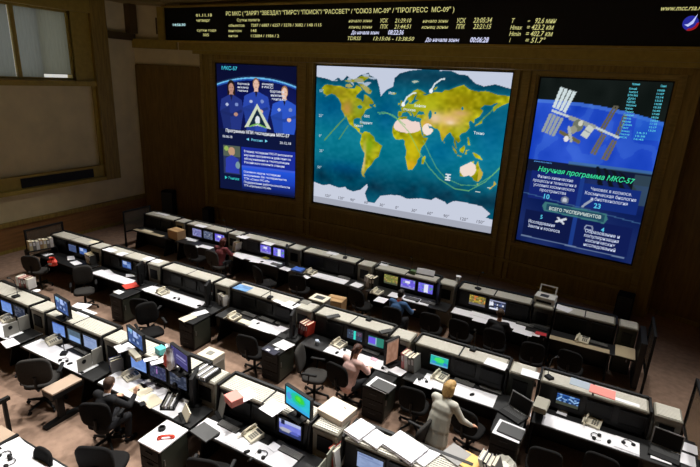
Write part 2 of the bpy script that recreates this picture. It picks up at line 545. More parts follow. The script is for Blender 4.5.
# fascia under the information board
e = seg((-14.68, 12.0), (-13.30, 12.61), 6.0, 6.28, 0.1, -.14)
e.box(.90, 1.12, -.12, -.02, 6.28, 7.28)
struct(e, 'trim_10', OLIVE)
struct(seg((-13.86, 12.24), (-13.82, 12.26), 6.45, 6.95, .02, -.02), 'trim_11', mat('dark_brown_batten', (84, 68, 36), 0.6))
b = MB()
b.box(-14.3, 12.0, 12.62, 13.9, 6.0, 6.28).box(-14.0, 12.0, 12.80, 13.9, 5.90, 6.0).box(-13.2, 12.0, 12.56, 12.62, 6.2, 6.28)
struct(b, 'trim_8', OLIVE)
b = MB().box(-12.6, 1.2, 12.93, 13.9, 5.76, 5.90)
struct(b, 'trim_9', WOOD_D)
b = MB().box(-14.4, 12.0, 12.66, 14.0, 6.28, ZC)
struct(b, 'wall_over_board', OLIVE)

# ------------------------------------------------------------------ the three displays
def display(name, label, x_h, y_h, ang, s0, s1, z0, z1, pic):
    t = thing(name, label, 'screen', (x_h + s0 * math.cos(ang), y_h + s0 * math.sin(ang), z0), ang)
    w, h = s1 - s0, z1 - z0
    MB().box(0.0, w, 0.06, 0.2, 0, h).build('cabinet', BLACKP, t)
    mb = MB().box(0, w, 0.02, 0.06, 0, 0.03).box(0, w, 0.02, 0.06, h - 0.03, h).box(0, 0.03, 0.02, 0.06, 0.03, h - 0.03).box(w - 0.03, w, 0.02, 0.06, 0.03, h - 0.03)
    mb.build('bezel', BLACKP, t)
    picture('display', pic, w - 0.06, h - 0.06, t, 0.055, 0.03, 0.03)
    return t, w - 0.06, h - 0.06
class Txt:
    """lettering of one colour on one display, placed by fractions of the display"""
    def __init__(s, t, w, h, y=0.05):
        s.t, s.w, s.h, s.y = t, w, h, y
        s.mb = {}
    def put(s, col, txt, u, v, cap, width=None, shear=0.0, align='l', bold=0.012):
        mb = MB()
        letters(mb, txt, 0.03 + u * s.w, 0.03 + (1 - v) * s.h, cap * s.h, None if width is None else width * s.w, s.y, shear, align, bold)
        mb.build('text_line', emat('letters_%d_%d_%d' % col, col), s.t)
    def done(s):
        pass

# ---- world map
LONLAT = dict(
 namerica=[(-168,66),(-162,70),(-156,71),(-141,70),(-128,70),(-115,68),(-108,68),(-98,68),(-94,72),(-86,70),(-82,67),(-86,65),(-93,61),(-94,58),(-88,56.5),(-82,55),(-80,52),(-78,55),(-77,60),(-78,62.5),(-72,61.5),(-66,59),(-62,57),(-57,52),(-60,50),(-66,50),(-65,47),(-60,46),(-66,44),(-70,43),(-74,40),(-76,36),(-81,31),(-80,26),(-82,28),(-84,30),(-90,30),(-97,27),(-97,22),(-94,18),(-91,19),(-87,21),(-88,16),(-83,15),(-83,10),(-79,9),(-77,8),(-80,7),(-85,10),(-91,14),(-96,16),(-105,20),(-109,25),(-113,31),(-115,29),(-110,23),(-114,28),(-118,34),(-124,40),(-124,47),(-130,54),(-137,59),(-146,61),(-152,59),(-160,56),(-164,54.5),(-157,58),(-163,60),(-165,63)],
 baffin=[(-90,73),(-80,73.5),(-70,70),(-62,66),(-66,63),(-72,64),(-76,66),(-84,70)],
 victoria=[(-117,72),(-108,73),(-101,70),(-110,68.5),(-117,69.5)],
 ellesmere=[(-120,76),(-95,79),(-85,82),(-66,82),(-76,78),(-82,75.5),(-96,75),(-110,74.5)],
 samerica=[(-78,8),(-72,12),(-62,10.5),(-52,5),(-50,0),(-42,-3),(-35,-6),(-38,-13),(-41,-22),(-48,-26),(-54,-34),(-58,-38),(-63,-41),(-66,-46),(-69,-51),(-66,-55),(-72,-53),(-75,-47),(-73,-38),(-71,-30),(-70,-19),(-76,-14),(-81,-5),(-79,2)],
 africa=[(-6,35.5),(3,37),(10,37),(11,33.5),(20,31),(25,32),(33,31),(36,24),(39,16),(43,12),(51,12),(47,4),(41,-2),(39,-8),(40,-15),(35,-20),(35,-24),(32,-28),(27,-34),(19,-35),(16,-28),(12,-18),(13,-9),(9,-1),(9,4),(4,6.5),(-4,5),(-9,5),(-14,9),(-17,14),(-17,21),(-13,28),(-9,32)],
 madagascar=[(44,-16),(49,-12.5),(50,-16),(47,-25),(44,-24)],
 eurasia=[(-9,43),(-9,37),(-5,36),(0,39),(3,42),(8,44),(12,42),(16,38.5),(18,40),(13,45),(19,42),(22,37),(26,40.5),(30,41),(36,42),(41,41.5),(39,45),(34,45),(31,46.5),(28,43),(27,41),(27,37),(36,36.5),(35,31),(43,13),(45,13),(55,17),(60,22),(56,25),(52,24),(48,30),(52,27),(57,27),(62,25),(67,24.5),(72,20),(74,14),(77.5,8),(80,13),(85,19),(90,22),(94,17),(98,14),(98,9),(101,3),(104,1.5),(102,6),(100,13),(105,9),(109,12),(106,18),(109,21.5),(117,24),(122,30),(119,36),(122,39),(126,37),(129,35.5),(129,41),(136,45),(141,52),(136,54.5),(142,59),(152,59),(157,61.5),(163,62),(156,57),(157,51),(162,56),(170,60),(179,63),(179.5,69),(170,70),(160,70),(150,72),(140,73),(130,72),(120,73),(113,74),(104,78),(95,76),(86,74),(80,72),(73,72),(68,69),(60,69),(54,69),(46,67),(42,66),(40,65),(34,66.5),(41,67),(30,70.5),(24,71),(17,69),(11,64.5),(5,61.5),(6,58.5),(9,59),(12,56),(14,56),(18,60),(21,64.5),(24,65.5),(22,62),(23,60),(28,60),(22,57),(19,54.5),(11,54),(10,57.5),(8,55),(4,52),(-1.5,49.5),(-4,48),(-1,44)],
 britain=[(-5,50),(1,51),(0,54),(-2,57),(-5,58.5),(-5,54)],
 ireland=[(-10,52),(-6,52.5),(-6,55),(-9,54)],
 iceland=[(-24,65),(-20,66.5),(-14,65.5),(-19,63.5)],
 svalbard=[(12,79),(20,80),(26,79),(17,77)],
 novaya=[(52,71),(55,73.5),(66,77),(60,75),(56,71)],
 japan=[(130,32),(136,34.5),(141,36.5),(142,44),(145,43.5),(140,40),(136,36.5),(131,34)],
 sumatra=[(95,5.5),(104,-2),(106,-6),(102,-4.5),(98,0)],
 java=[(106,-6.5),(114,-7.5),(114,-8.7),(106,-7.5)],
 borneo=[(109,1.5),(117,7),(118,2),(116,-4),(110,-2)],
 sulawesi=[(119,-5),(120,1),(125,1.5),(121,-1),(123,-5)],
 philippines=[(120,18),(122,17),(126,8),(122,7.5),(121,14)],
 guinea=[(131,-1),(137,-2),(145,-5),(150,-10),(143,-8.5),(138,-8)],
 australia=[(114,-22),(122,-18),(129,-14.5),(136,-12),(136,-16),(140,-17.5),(142.5,-11),(146,-19),(153,-26),(152,-33),(147,-38.5),(140,-37.5),(136,-34),(130,-31.5),(123,-34),(115,-34.5),(113.5,-26)],
 tasmania=[(145,-41),(148,-41),(147,-43.5)],
 nzealand=[(173,-35),(178,-38),(174,-41.5),(168,-46.5),(167,-45),(173,-40)],
 ceylon=[(80,9.5),(82,7.5),(80.5,6)],
 cuba=[(-84,22.5),(-76,20.5),(-75,20),(-80,23)],
 newfound=[(-59,48),(-55,50.5),(-53,47)])
def ll(lon, lat):
    v = 0.485 - 0.0049 * lat
    if lat > 60:
        v -= 0.0012 * (lat - 60)
    return ((lon + 180) / 360.0, v)
def world_map(w, h):
    p = Pic(w, h, (8, 96, 122))
    n1 = p.noise(1, 5); n2 = p.noise(1, 22); n3 = p.noise(1, 60)
    # ocean depths: pale middle latitudes, deep green-blue belts in north and south
    d = np.exp(-((p.v - 0.50) / 0.20) ** 2)
    p.a += (np.array((6, 26, 22)) * d[..., None])
    p.a -= np.array((6, 48, 52)) * np.exp(-((p.v - 0.80) / 0.09) ** 2)[..., None] * (0.75 + 0.5 * n2)[..., None]
    p.a -= np.array((0, 38, 42)) * np.exp(-((p.v - 0.04) / 0.07) ** 2)[..., None]
    p.a += (n1 * 7 + n2 * 6 + n3 * 6)[..., None]
    # ocean basins the map paints deeper
    for lo, la, a, b_ in ((-150, 40, .16, .12), (-30, 35, .06, .12), (160, 15, .09, .17), (75, -5, .10, .10), (-110, -45, .14, .05)):
        u, v = ll(lo, la)
        k = np.exp(-((p.u - u) / a) ** 2 - ((p.v - v) / b_) ** 2)
        p.a += np.array((-8, -14, 2)) * k[..., None]
    land = np.zeros(p.u.shape, bool)
    for k, pts in LONLAT.items():
        land |= p.inside([ll(*q) for q in pts])
    lat = (0.485 - p.v) / 0.0049; lon = p.u * 360 - 180
    base = np.zeros((h, w, 3)); base[:] = (162, 160, 14)
    base += (n2 * 26)[..., None] * np.array((1.0, 0.95, 0.2)) + (n3 * 42)[..., None] * np.array((1, 0.9, 0.3))
    def tint(lo, la, a, b_, col, s=1.0):
        k = np.clip(s * np.exp(-((lon - lo) / a) ** 2 - ((lat - la) / b_) ** 2), 0, 1)[..., None]
        base[:] = base * (1 - k) + np.array(col) * k
    tint(100, 62, 40, 14, (146, 130, 10), 0.7); tint(50, 55, 22, 12, (176, 178, 28), 0.9); tint(15, 50, 18, 8, (150, 168, 50), 0.7)
    tint(-110, 45, 18, 12, (158, 132, 50), 0.8); tint(-88, 42, 14, 12, (140, 160, 40), 0.8); tint(-130, 64, 22, 7, (146, 132, 26), 0.9)
    tint(-72, 54, 9, 8, (150, 150, 50), 0.7)
    tint(25, -5, 18, 20, (206, 186, 20), 0.9); tint(25, -28, 10, 8, (226, 168, 36), 0.8)
    tint(-60, -8, 12, 14, (120, 160, 20), 0.9); tint(-50, -16, 9, 9, (190, 180, 40), 0.6); tint(-71, -30, 4, 24, (214, 190, 140), 0.95)
    tint(78, 22, 9, 10, (206, 170, 50), 0.8); tint(108, 27, 13, 8, (176, 176, 46), 0.8)
    tint(86, 38, 24, 8, (226, 184, 128), 1.0); tint(-112, 40, 8, 9, (190, 140, 70), 0.8); tint(103, 47, 17, 5, (214, 168, 120), 0.8); tint(60, 38, 13, 8, (228, 196, 160), 1.0)
    tint(45, 30, 10, 6, (214, 160, 90), 0.8); tint(88, 34, 8, 3, (246, 220, 190), 0.8)
    for la_, a_ in ((23, 24),):
        k = ((lon - 10) / 27) ** 2 + ((lat - 24.5) / 9.5) ** 2 < 1 + n2 * 0.25
        base[k & (lon < 36)] = (238, 214, 204)
    k = ((lon - 49) / 9) ** 2 + ((lat - 22) / 8) ** 2 < 1 + n2 * 0.3
    base[k & (lon > 37)] = (244, 226, 214)
    k = ((lon - 127) / 14) ** 2 + ((lat + 25) / 10) ** 2 < 1 + n2 * 0.5
    base[k] = (240, 220, 206)
    k = lon > 145; base[k & (lat < -15)] = (196, 172, 60)
    p.a[land] = base[land]
    # shelf light around coasts
    sh = np.zeros_like(land)
    for dy in (-2, 0, 2):
        for dx in (-2, 0, 2):
            sh |= np.roll(np.roll(land, dy, 0), dx, 1)
    sh &= ~land
    p.a[sh] = p.a[sh] * 0.75 + np.array((30, 150, 160)) * 0.25
    hud = ((lon + 88) / 8) ** 2 + ((lat - 59) / 4.6) ** 2 < 1
    # caspian, black sea, great lakes
    for lo, la, a, b_ in ((51, 42, 3, 6), (34, 43.5, 6, 2.2), (18, 35.5, 10, 2.2), (28, 34, 6, 2), (-85, 45, 5, 2.5), (106, 53, 2, 2), (4, 40, 5, 2.6), (60, 45, 2, 1.4)):
        k = ((lon - lo) / a) ** 2 + ((lat - la) / b_) ** 2 < 1
        p.a[k] = (24, 120, 140)
    # arctic ice, greenland, antarctica
    ice = (196, 204, 222)
    p.poly([(0, -.01), (0, .075), (.06, .085), (.10, .10), (.13, .075), (.16, .09), (.18, .06), (.22, .085), (.26, .05), (.30, .035), (.31, .02), (.42, -.01)], ice)
    p.put(p.inside([(.10, .10), (.2, .06), (.3, .04), (.36, .06), (.30, .12), (.24, .14), (.2, .10)]) & (n3 > 0.15), ice, 0.85)
    p.poly([(.29, .0), (.31, .05), (.35, .07), (.365, .12), (.378, .185), (.39, .16), (.41, .135), (.44, .115), (.445, .06), (.47, .03), (.52, .01), (.58, 0), (.58, -.02), (.29, -.02)], ice)
    p.poly([(.66, -.02), (.67, .005), (.72, .0), (.76, .02), (.80, .025), (.84, .07), (.88, .085), (.93, .07), (1.01, .095), (1.01, -.02)], ice)
    p.put(p.inside([ll(*q) for q in LONLAT['ellesmere']]) & (n3 > -0.1), (150, 150, 110), 0.8)
    for k in ('baffin', 'victoria'):
        p.put(p.inside([ll(*q) for q in LONLAT[k]]) & (n3 > -0.3), (168, 160, 120), 0.7)
    p.poly([ll(*q) for q in LONLAT['svalbard']], (180, 190, 170))
    ant = [(0, .845), (.06, .86), (.10, .845), (.16, .86), (.20, .845), (.21, .86), (.25, .87), (.29, .85), (.33, .80), (.335, .82), (.32, .87), (.34, .93), (.38, .93), (.41, .87), (.47, .85), (.52, .845), (.56, .86), (.60, .85), (.64, .84), (.69, .84), (.71, .82), (.76, .84), (.77, .855), (.80, .825), (.83, .82), (.90, .825), (.94, .83), (.985, .87), (.965, .90), (1.01, .91), (1.01, 1.01), (0, 1.01)]
    p.poly(ant, (200, 206, 222))
    p.poly([(0, .955), (1, .955), (1, 1.01), (0, 1.01)], (160, 164, 178), 0.9)
    # shaded part west of the day line is only a little darker on the display
    # ground tracks
    trk = (120, 190, 110)
    p.line([(.375, .30), (.42, .29), (.47, .32), (.54, .40), (.60, .52), (.66, .62), (.72, .69), (.80, .74), (.87, .74), (.94, .67), (1.0, .57)], .0022, trk, 0.7, 0.73)
    p.line([(.365, .292), (.40, .285), (.45, .30), (.52, .36)], .0022, trk, 0.65, 0.73)
    p.line([(.62, .45), (.66, .54), (.70, .62), (.75, .68), (.83, .71), (.90, .70), (.97, .62), (1.0, .56)], .002, trk, 0.6, 0.73)
    p.line([(.06, .52), (.12, .43), (.19, .33)], .0035, (120, 160, 70), 0.7, 0.73)
    p.line([(.15, .50), (.20, .40)], .003, (120, 160, 70), 0.6, 0.73)
    p.line([(.88, .30), (.92, .24), (.96, .18)], .003, (120, 160, 70), 0.6, 0.73)
    # station markers and icons
    for (u, v) in ((.50, .225), (.635, .13)):
        p.line([(u, v), (u + .015, v - .045), (u + .045, v - .075), (u + .06, v - .078)], .0038, (226, 234, 238), .9, 0.73)
        p.ell(u, v, .009, .014, (240, 246, 250))
    for v in (.652, .672, .69):
        p.rect(.748, v - .004, .775, v + .004, (230, 236, 240))
    p.rect(.758, .65, .765, .69, (210, 220, 224))
    p.rect(.90, .735, .925, .742, (230, 240, 230)); p.rect(.955, .70, .97, .706, (220, 236, 220))
    return p
t, w, h = display('map_display', 'large central wall screen showing a coloured world map with white poles', 0, 13.44, 0, MS[0], MS[1], SZ0, SZ1 + 0.03, world_map(340, 250))
tx = Txt(t, w, h)
for k, (u, s_) in enumerate([(.075, '150°'), (.16, '120°'), (.235, '90°'), (.32, '60°'), (.41, '30°'), (.50, '0°'), (.59, '30°'), (.675, '60°'), (.76, '90°'), (.845, '120°'), (.925, '150°')]):
    tx.put((96, 96, 108), s_, u, .945, .022, shear=0.1)
for u, v, s_ in ((.02, .18, '50°'), (.02, .355, '25°'), (.025, .50, '0°'), (.03, .61, '25°'), (.02, .735, '50°')):
    tx.put((180, 210, 220), s_, u, v, .02)
for u, v, s_ in ((.29, .33, 'GDS'), (.27, .375, 'Мерритт'), (.235, .40, 'Хьюст'), (.505, .265, 'Москва'), (.56, .235, 'Байкон'), (.86, .375, 'Токио'), (.42, .165, 'Исл')):
    tx.put((226, 236, 236), s_, u, v, .017)
tx.done()

# ---- crew screen
def crew_screen(w, h):
    p = Pic(w, h, (12, 16, 60))
    p.a += (p.noise(6, 8))[..., None]
    k = np.clip(1 - np.abs(p.v - .30) / .35, 0, 1)[..., None]
    p.a += np.array((2, 6, 26)) * k
    p.rect(0, .50, 1, 1.01, (14, 22, 60))
    # limb of the planet: two arcs
    arc = .098 + .15 * (p.u - .5) ** 2 * 1.2
    arc = .09 + .23 * np.abs(p.u - .52) ** 2
    p.put(np.abs(p.v - arc) < .010, (110, 190, 240)); p.put((p.v > arc + .01) & (p.v < arc + .022), (40, 90, 190), .8)
    p.put((p.v < arc), (10, 14, 44), .8)
    # three people in blue flight suits, arms folded
    def figure(u, top, wd, skin, hair, suit, longhair):
        p.ell(u, top + .055, .050 if longhair else .042, .056 if longhair else .044, hair)
        if longhair:
            p.rect(u - .05, top + .05, u + .05, top + .12, hair)
        p.ell(u, top + .062, .034, .038, skin); p.rect(u - .02, top + .055, u - .008, top + .06, hair); p.rect(u + .008, top + .055, u + .02, top + .06, hair); p.rect(u - .012, top + .08, u + .012, top + .084, [c * .7 for c in skin])
        p.poly([(u - .022, top + .09), (u + .022, top + .09), (u + .03, top + .135), (u - .03, top + .135)], skin)
        p.poly([(u - .035, top + .115), (u + .035, top + .115), (u + wd * .5, top + .15), (u + wd * .58, top + .24), (u + wd * .5, top + .30), (u + wd * .42, .50), (u - wd * .42, .50), (u - wd * .5, top + .30), (u - wd * .58, top + .24), (u - wd * .5, top + .15)], suit)
        p.put(p.inside([(u - wd * .58, top + .24), (u - wd * .1, top + .2), (u - wd * .05, .5), (u - wd * .42, .5)]), [c * .72 for c in suit], .55)
        p.poly([(u - .02, top + .112), (u + .02, top + .112), (u, top + .16)], (30, 30, 60))
        p.line([(u - wd * .5, top + .25), (u, top + .27), (u + wd * .45, top + .235)], .016, [c * .8 for c in suit], 1, 1.45)
        p.ell(u + wd * .2, top + .262, .026, .014, skin)
        p.ell(u - wd * .22, top + .19, .02, .012, (180, 190, 220)); p.ell(u + wd * .25, top + .185, .022, .014, (120, 140, 200))
    figure(.185, .118, .27, (186, 140, 122), (34, 24, 22), (36, 52, 128), True)
    figure(.505, .082, .30, (226, 184, 164), (120, 90, 70), (42, 70, 170), False)
    figure(.855, .130, .29, (230, 190, 168), (150, 110, 70), (44, 84, 196), False)
    # triangular emblem
    T0, TL, TR_ = (.515, .285), (.35, .475), (.69, .475)
    p.poly([T0, TR_, (.52, .455), TL], (206, 216, 190)); p.poly([(.517, .325), (.635, .462), (.52, .445), (.405, .462)], (20, 40, 60))
    p.ell(.52, .415, .03, .035, (220, 228, 236)); p.line([(.42, .465), (.52, .44), (.62, .465)], .008, (120, 180, 90), 1, 1.45)
    # lower picture of a person working and two text panels
    p.rect(.055, .635, .285, .87, (44, 54, 90)); p.rect(.055, .635, .285, .72, (84, 96, 84)); p.ell(.17, .68, .045, .035, (190, 150, 120)); p.poly([(.08, .86), (.09, .74), (.17, .71), (.26, .74), (.27, .86)], (46, 60, 170))
    p.ell(.25, .79, .03, .03, (120, 150, 160)); p.ell(.10, .66, .03, .02, (150, 180, 90))
    k = (p.u > .30) & (p.v > .635) & (p.v < .80)
    p.put(k, (26, 44, 150)); p.put(k & (p.v > .785), (60, 90, 210))
    k = (p.u > .30) & (p.v > .80) & (p.v < .985)
    p.a[k] = np.array((26, 56, 170)) + (np.clip((.92 - p.v[k]) / .12, 0, 1))[:, None] * np.array((10, 30, 50)) - (np.clip((p.v[k] - .9) / .09, 0, 1))[:, None] * np.array((10, 30, 90))
    return p
t, w, h = display('crew_display', 'tall wall screen with three crew members in blue suits', HL[0], HL[1], aL, LS[0], LS[1], SZ0 + 0.02, SZ1 - 0.03, crew_screen(168, 240))
tx = Txt(t, w, h)
tx.put((70, 200, 226), 'МКС-57', .07, .045, .028, .20)
tx.put((230, 234, 244), 'Программа НПИ экспедиции МКС-57', .10, .525, .026, .82, bold=.02)
tx.put((214, 220, 236), '06.06.18', .055, .572, .02, .13); tx.put((214, 220, 236), '20.12.18', .80, .58, .02, .14)
tx.put((120, 210, 240), '◄  Россия  ►', .37, .578, .018, .28)
tx.put((60, 200, 200), '► Экипаж', .07, .915, .022, .2)
for k, s_ in enumerate(['бортовой', 'инженер', 'экипажа']):
    tx.put((220, 226, 240), s_, .27, .15 + .026 * k, .016, .15 - .01 * k)
for k, s_ in enumerate(['командир', 'МКС']):
    tx.put((220, 226, 240), s_, .58, .142 + .024 * k, .016, .14)
for k, s_ in enumerate(['бортовой', 'инженер', 'экипажа']):
    tx.put((220, 226, 240), s_, .68 + .01 * k, .195 + .028 * k, .02, .17)
for k, s_ in enumerate(['В период экспедиции МКС-57 выполняется', 'научная программа и действия по', 'обслуживанию и эксплуатации', 'Российского сегмента станции']):
    tx.put((224, 230, 246), s_, .34, .675 + .03 * k, .018, [.62, .60, .58, .52][k])
for k, s_ in enumerate(['Основные задачи экспедиции', 'выполнение 226 экспериментов', 'ТПК «Союз МС-09»', 'Поддержание работоспособности', 'ТГК «Прогресс МС-09»']):
    tx.put((220, 228, 246), s_, .33, .842 + .029 * k, .017, [.48, .56, .34, .60, .36][k])
tx.done()

# ---- science programme screen
def science_screen(w, h):
    p = Pic(w, h, (18, 24, 22))
    p.a += p.noise(5, 14)[..., None]
    limb = .118 + .10 * (p.u - .2) ** 2 + .02 * p.u
    sea = p.v > limb
    n1 = p.noise(1, 7); n2 = p.noise(1, 18)
    p.a[sea] = (np.array((34, 74, 196)) + (n1 * 14 + n2 * 10)[..., None])[sea]
    p.put(sea & (p.v < limb + .02), (90, 140, 220), .5)
    p.put(sea & (n2 > .38), (96, 150, 226), .16)
    p.put(sea & (p.u > .8) & (p.v < .3), (40, 110, 210), .4)
    # station: truss, arrays, modules
    def quad(a, b_, c, d, n, col, gap=.2):
        a, b_, c, d = map(np.array, (a, b_, c, d))
        for i in range(n):
            t0, t1 = i / n + gap / n * .5, (i + 1) / n - gap / n * .5
            p.poly([a + (b_ - a) * t0, a + (b_ - a) * t1, d + (c - d) * t1, d + (c - d) * t0], col)
    quad((.17, .045), (.315, .072), (.255, .19), (.13, .16), 4, (206, 220, 222), .22)
    quad((.115, .195), (.25, .222), (.195, .33), (.07, .305), 4, (150, 160, 160), .22)
    quad((.615, .13), (.66, .135), (.575, .29), (.535, .275), 2, (96, 92, 78), .2)
    quad((.565, .285), (.61, .295), (.555, .412), (.505, .40), 2, (104, 100, 88), .2)
    quad((.655, .31), (.70, .32), (.655, .437), (.60, .425), 2, (104, 100, 88), .2)
    quad((.70, .17), (.735, .18), (.70, .30), (.67, .29), 2, (90, 90, 84), .2)
    p.line([(.14, .182), (.28, .208), (.45, .243), (.70, .300)], .010, (196, 206, 208), 1, 1.52)
    p.line([(.30, .215), (.50, .255)], .018, (150, 156, 150), 1, 1.52)
    p.poly([(.455, .243), (.505, .262), (.46, .325), (.405, .305)], (198, 204, 196)); p.line([(.43, .275), (.485, .292)], .004, (130, 140, 150), 1, 1.52)
    p.ell(.37, .255, .045, .035, (110, 116, 100)); p.ell(.39, .24, .02, .016, (206, 206, 190)); p.ell(.34, .28, .03, .022, (150, 150, 132))
    p.line([(.24, .30), (.40, .345)], .016, (104, 98, 66), 1, 1.52); p.ell(.295, .335, .022, .016, (226, 226, 226)); p.line([(.30, .27), (.34, .345)], .012, (170, 176, 170), 1, 1.52)
    # lower half: dark blue panels over a darker view
    k = p.v > .475
    p.a[k] = (np.array((20, 36, 92)) + (n1 * 12)[..., None])[k]
    p.put(k & (p.v < .55), (18, 24, 44), .8)
    p.put((p.v > .462) & (p.v < .482) & (p.u > .35), (76, 120, 140), .6)
    quad((.56, .47), (.80, .49), (.98, .60), (.60, .60), 4, (16, 20, 30), .5)
    p.put((p.u > .88) & (p.v > .49) & (p.v < .66), (70, 96, 100), .55)
    p.rect(.045, .545, .47, .715, (20, 36, 110)); p.rect(.51, .575, .955, .715, (20, 44, 120))
    p.rect(.045, .79, .47, .96, (14, 24, 70)); p.rect(.51, .79, .955, .965, (16, 28, 84))
    p.rect(.47, .54, .51, .97, (30, 70, 160), .6)
    p.put(np.abs(p.v - (.695 + .07 * (p.u - .1))) < .003, (70, 110, 150), .7)
    p.poly([(.21, .725), (.73, .735), (.75, .765), (.73, .795), (.21, .78), (.19, .75)], (60, 116, 120)); p.poly([(.23, .733), (.72, .742), (.72, .786), (.23, .772)], (34, 74, 96))
    p.put((np.abs(p.v - (.963 + .012 * p.u)) < .003) & (p.u > .04) & (p.u < .94), (120, 140, 170), .8)
    # icons
    p.ell(.375, .695, .035, .022, (110, 120, 140)); p.ell(.375, .695, .02, .013, (190, 196, 206))
    p.line([(.53, .715), (.60, .665)], .010, (150, 160, 180), 1, 1.52)
    p.line([(.335, .835), (.41, .81)], .010, (210, 216, 226), 1, 1.52); p.line([(.345, .81), (.40, .84)], .008, (210, 216, 226), 1, 1.52)
    p.line([(.58, .845), (.59, .825), (.64, .825), (.65, .845), (.58, .845)], .004, (150, 160, 190), 1, 1.52)
    return p
t, w, h = display('science_display', 'tall wall screen with space station over blue planet', HR[0], HR[1], aR, RS[0], RS[1], SZ0 - 0.02, SZ1 - 0.06, science_screen(140, 210))
tx = Txt(t, w, h)
tx.put((60, 226, 160), 'Научная программа МКС-57', .10, .543, .030, .79, shear=.25, bold=.01)
W_ = (196, 206, 232)
for k, s_ in enumerate(['Физико-химические', 'процессы и технологии в', 'условиях космического', 'пространства']):
    tx.put(W_, s_, .26, .582 + .027 * k, .019, [.31, .38, .36, .23][k], align='c', bold=.008)
for k, s_ in enumerate(['Человек в космосе.', 'Космическая биология', 'и биотехнология']):
    tx.put(W_, s_, .73, .612 + .028 * k, .02, [.32, .40, .29][k], align='c', bold=.008)
tx.put((90, 200, 236), '10', .19, .705, .03, .05, bold=.02); tx.put((90, 200, 236), '23', .62, .712, .03, .055, bold=.02)
tx.put((210, 226, 220), 'ВСЕГО ЭКСПЕРИМЕНТОВ', .475, .770, .02, .44, align='c', bold=.015)
tx.put((90, 200, 236), '5', .19, .835, .026, .02); tx.put((90, 200, 236), '4', .715, .845, .028, .026)
for k, s_ in enumerate(['Исследования', 'Земли и космоса']):
    tx.put(W_, s_, .09, .872 + .030 * k, .021, [.24, .29][k], bold=.012)
for k, s_ in enumerate(['Образование и', 'популяризация', 'космических', 'исследований']):
    tx.put(W_, s_, .73, .865 + .028 * k, .021, [.28, .28, .24, .26][k], align='c', bold=.012)
C_ = (96, 206, 226)
rows = ['Кальций', 'Контур-2', 'БТН-М2', 'ДАН', 'УДОД', 'Матрешка', 'Ураган', 'Эконх', 'Сценарий', 'Каскад', 'Микровир', 'Дубрава', 'Тест', 'Обстановка', 'Плазма', 'МСК']
tx.put(C_, 'Название', .72, .02, .011, .055); tx.put(C_, 'Сеанс', .92, .024, .011, .04)
for k, s_ in enumerate(rows):
    tx.put(C_, s_, .705 + .004 * (k % 2), .043 + .0172 * k, .010, .055 + .008 * (k % 3), bold=.015)
    tx.put(C_, '%d:%02d' % (10 + k % 9, 7 * k % 60), .905 - .006 * (k > 12) * k, .046 + .0172 * k, .010, .05 + .01 * (k > 12) * 2, bold=.015)
tx.put((90, 160, 236), 'www.mcc.rsa.ru', .05, .49, .010, .16)
tx.done()

# ------------------------------------------------------------------ information board over the screens
BY = 12.45
t = thing('information_board', 'long black board of yellow figures above the three wall screens', 'board', (-13.72, BY, 6.28))
BW, BH = 17.6, 0.98
MB().box(0, BW, 0.0, 0.2, 0, BH).build('panel', mat('board_black', (10, 10, 12), 0.6), t)
mb = MB().box(-0.06, BW + .06, -0.04, 0.2, BH, BH + 0.06).box(-0.06, BW + .06, -0.04, 0.2, -0.05, 0.0).box(-0.06, 0, -0.04, 0.2, 0, BH)
mb.build('edge_trim', OLIVE, t)
def bput(col, txt, x0, x1, y, cap, shear=0.0, bold=.01):
    mb = MB()
    a = on_y(x0, y, BY - 0.01); c = on_y(x1, y + (x1 - x0) * .012, BY - 0.01)
    letters(mb, txt, a[0] + 13.72, a[2] - 6.28, cap * 0.0235 * 1.25, c[0] - a[0], -0.01, shear, 'l', bold)
    mb.build('text_line', emat('letters_board_%d_%d_%d' % col, col), t)
YL, WL, CY = (196, 192, 124), (206, 210, 240), (190, 236, 240)
bput(CY, '14:56:30', 173, 185.5, 26.0, 2.6, bold=.02)
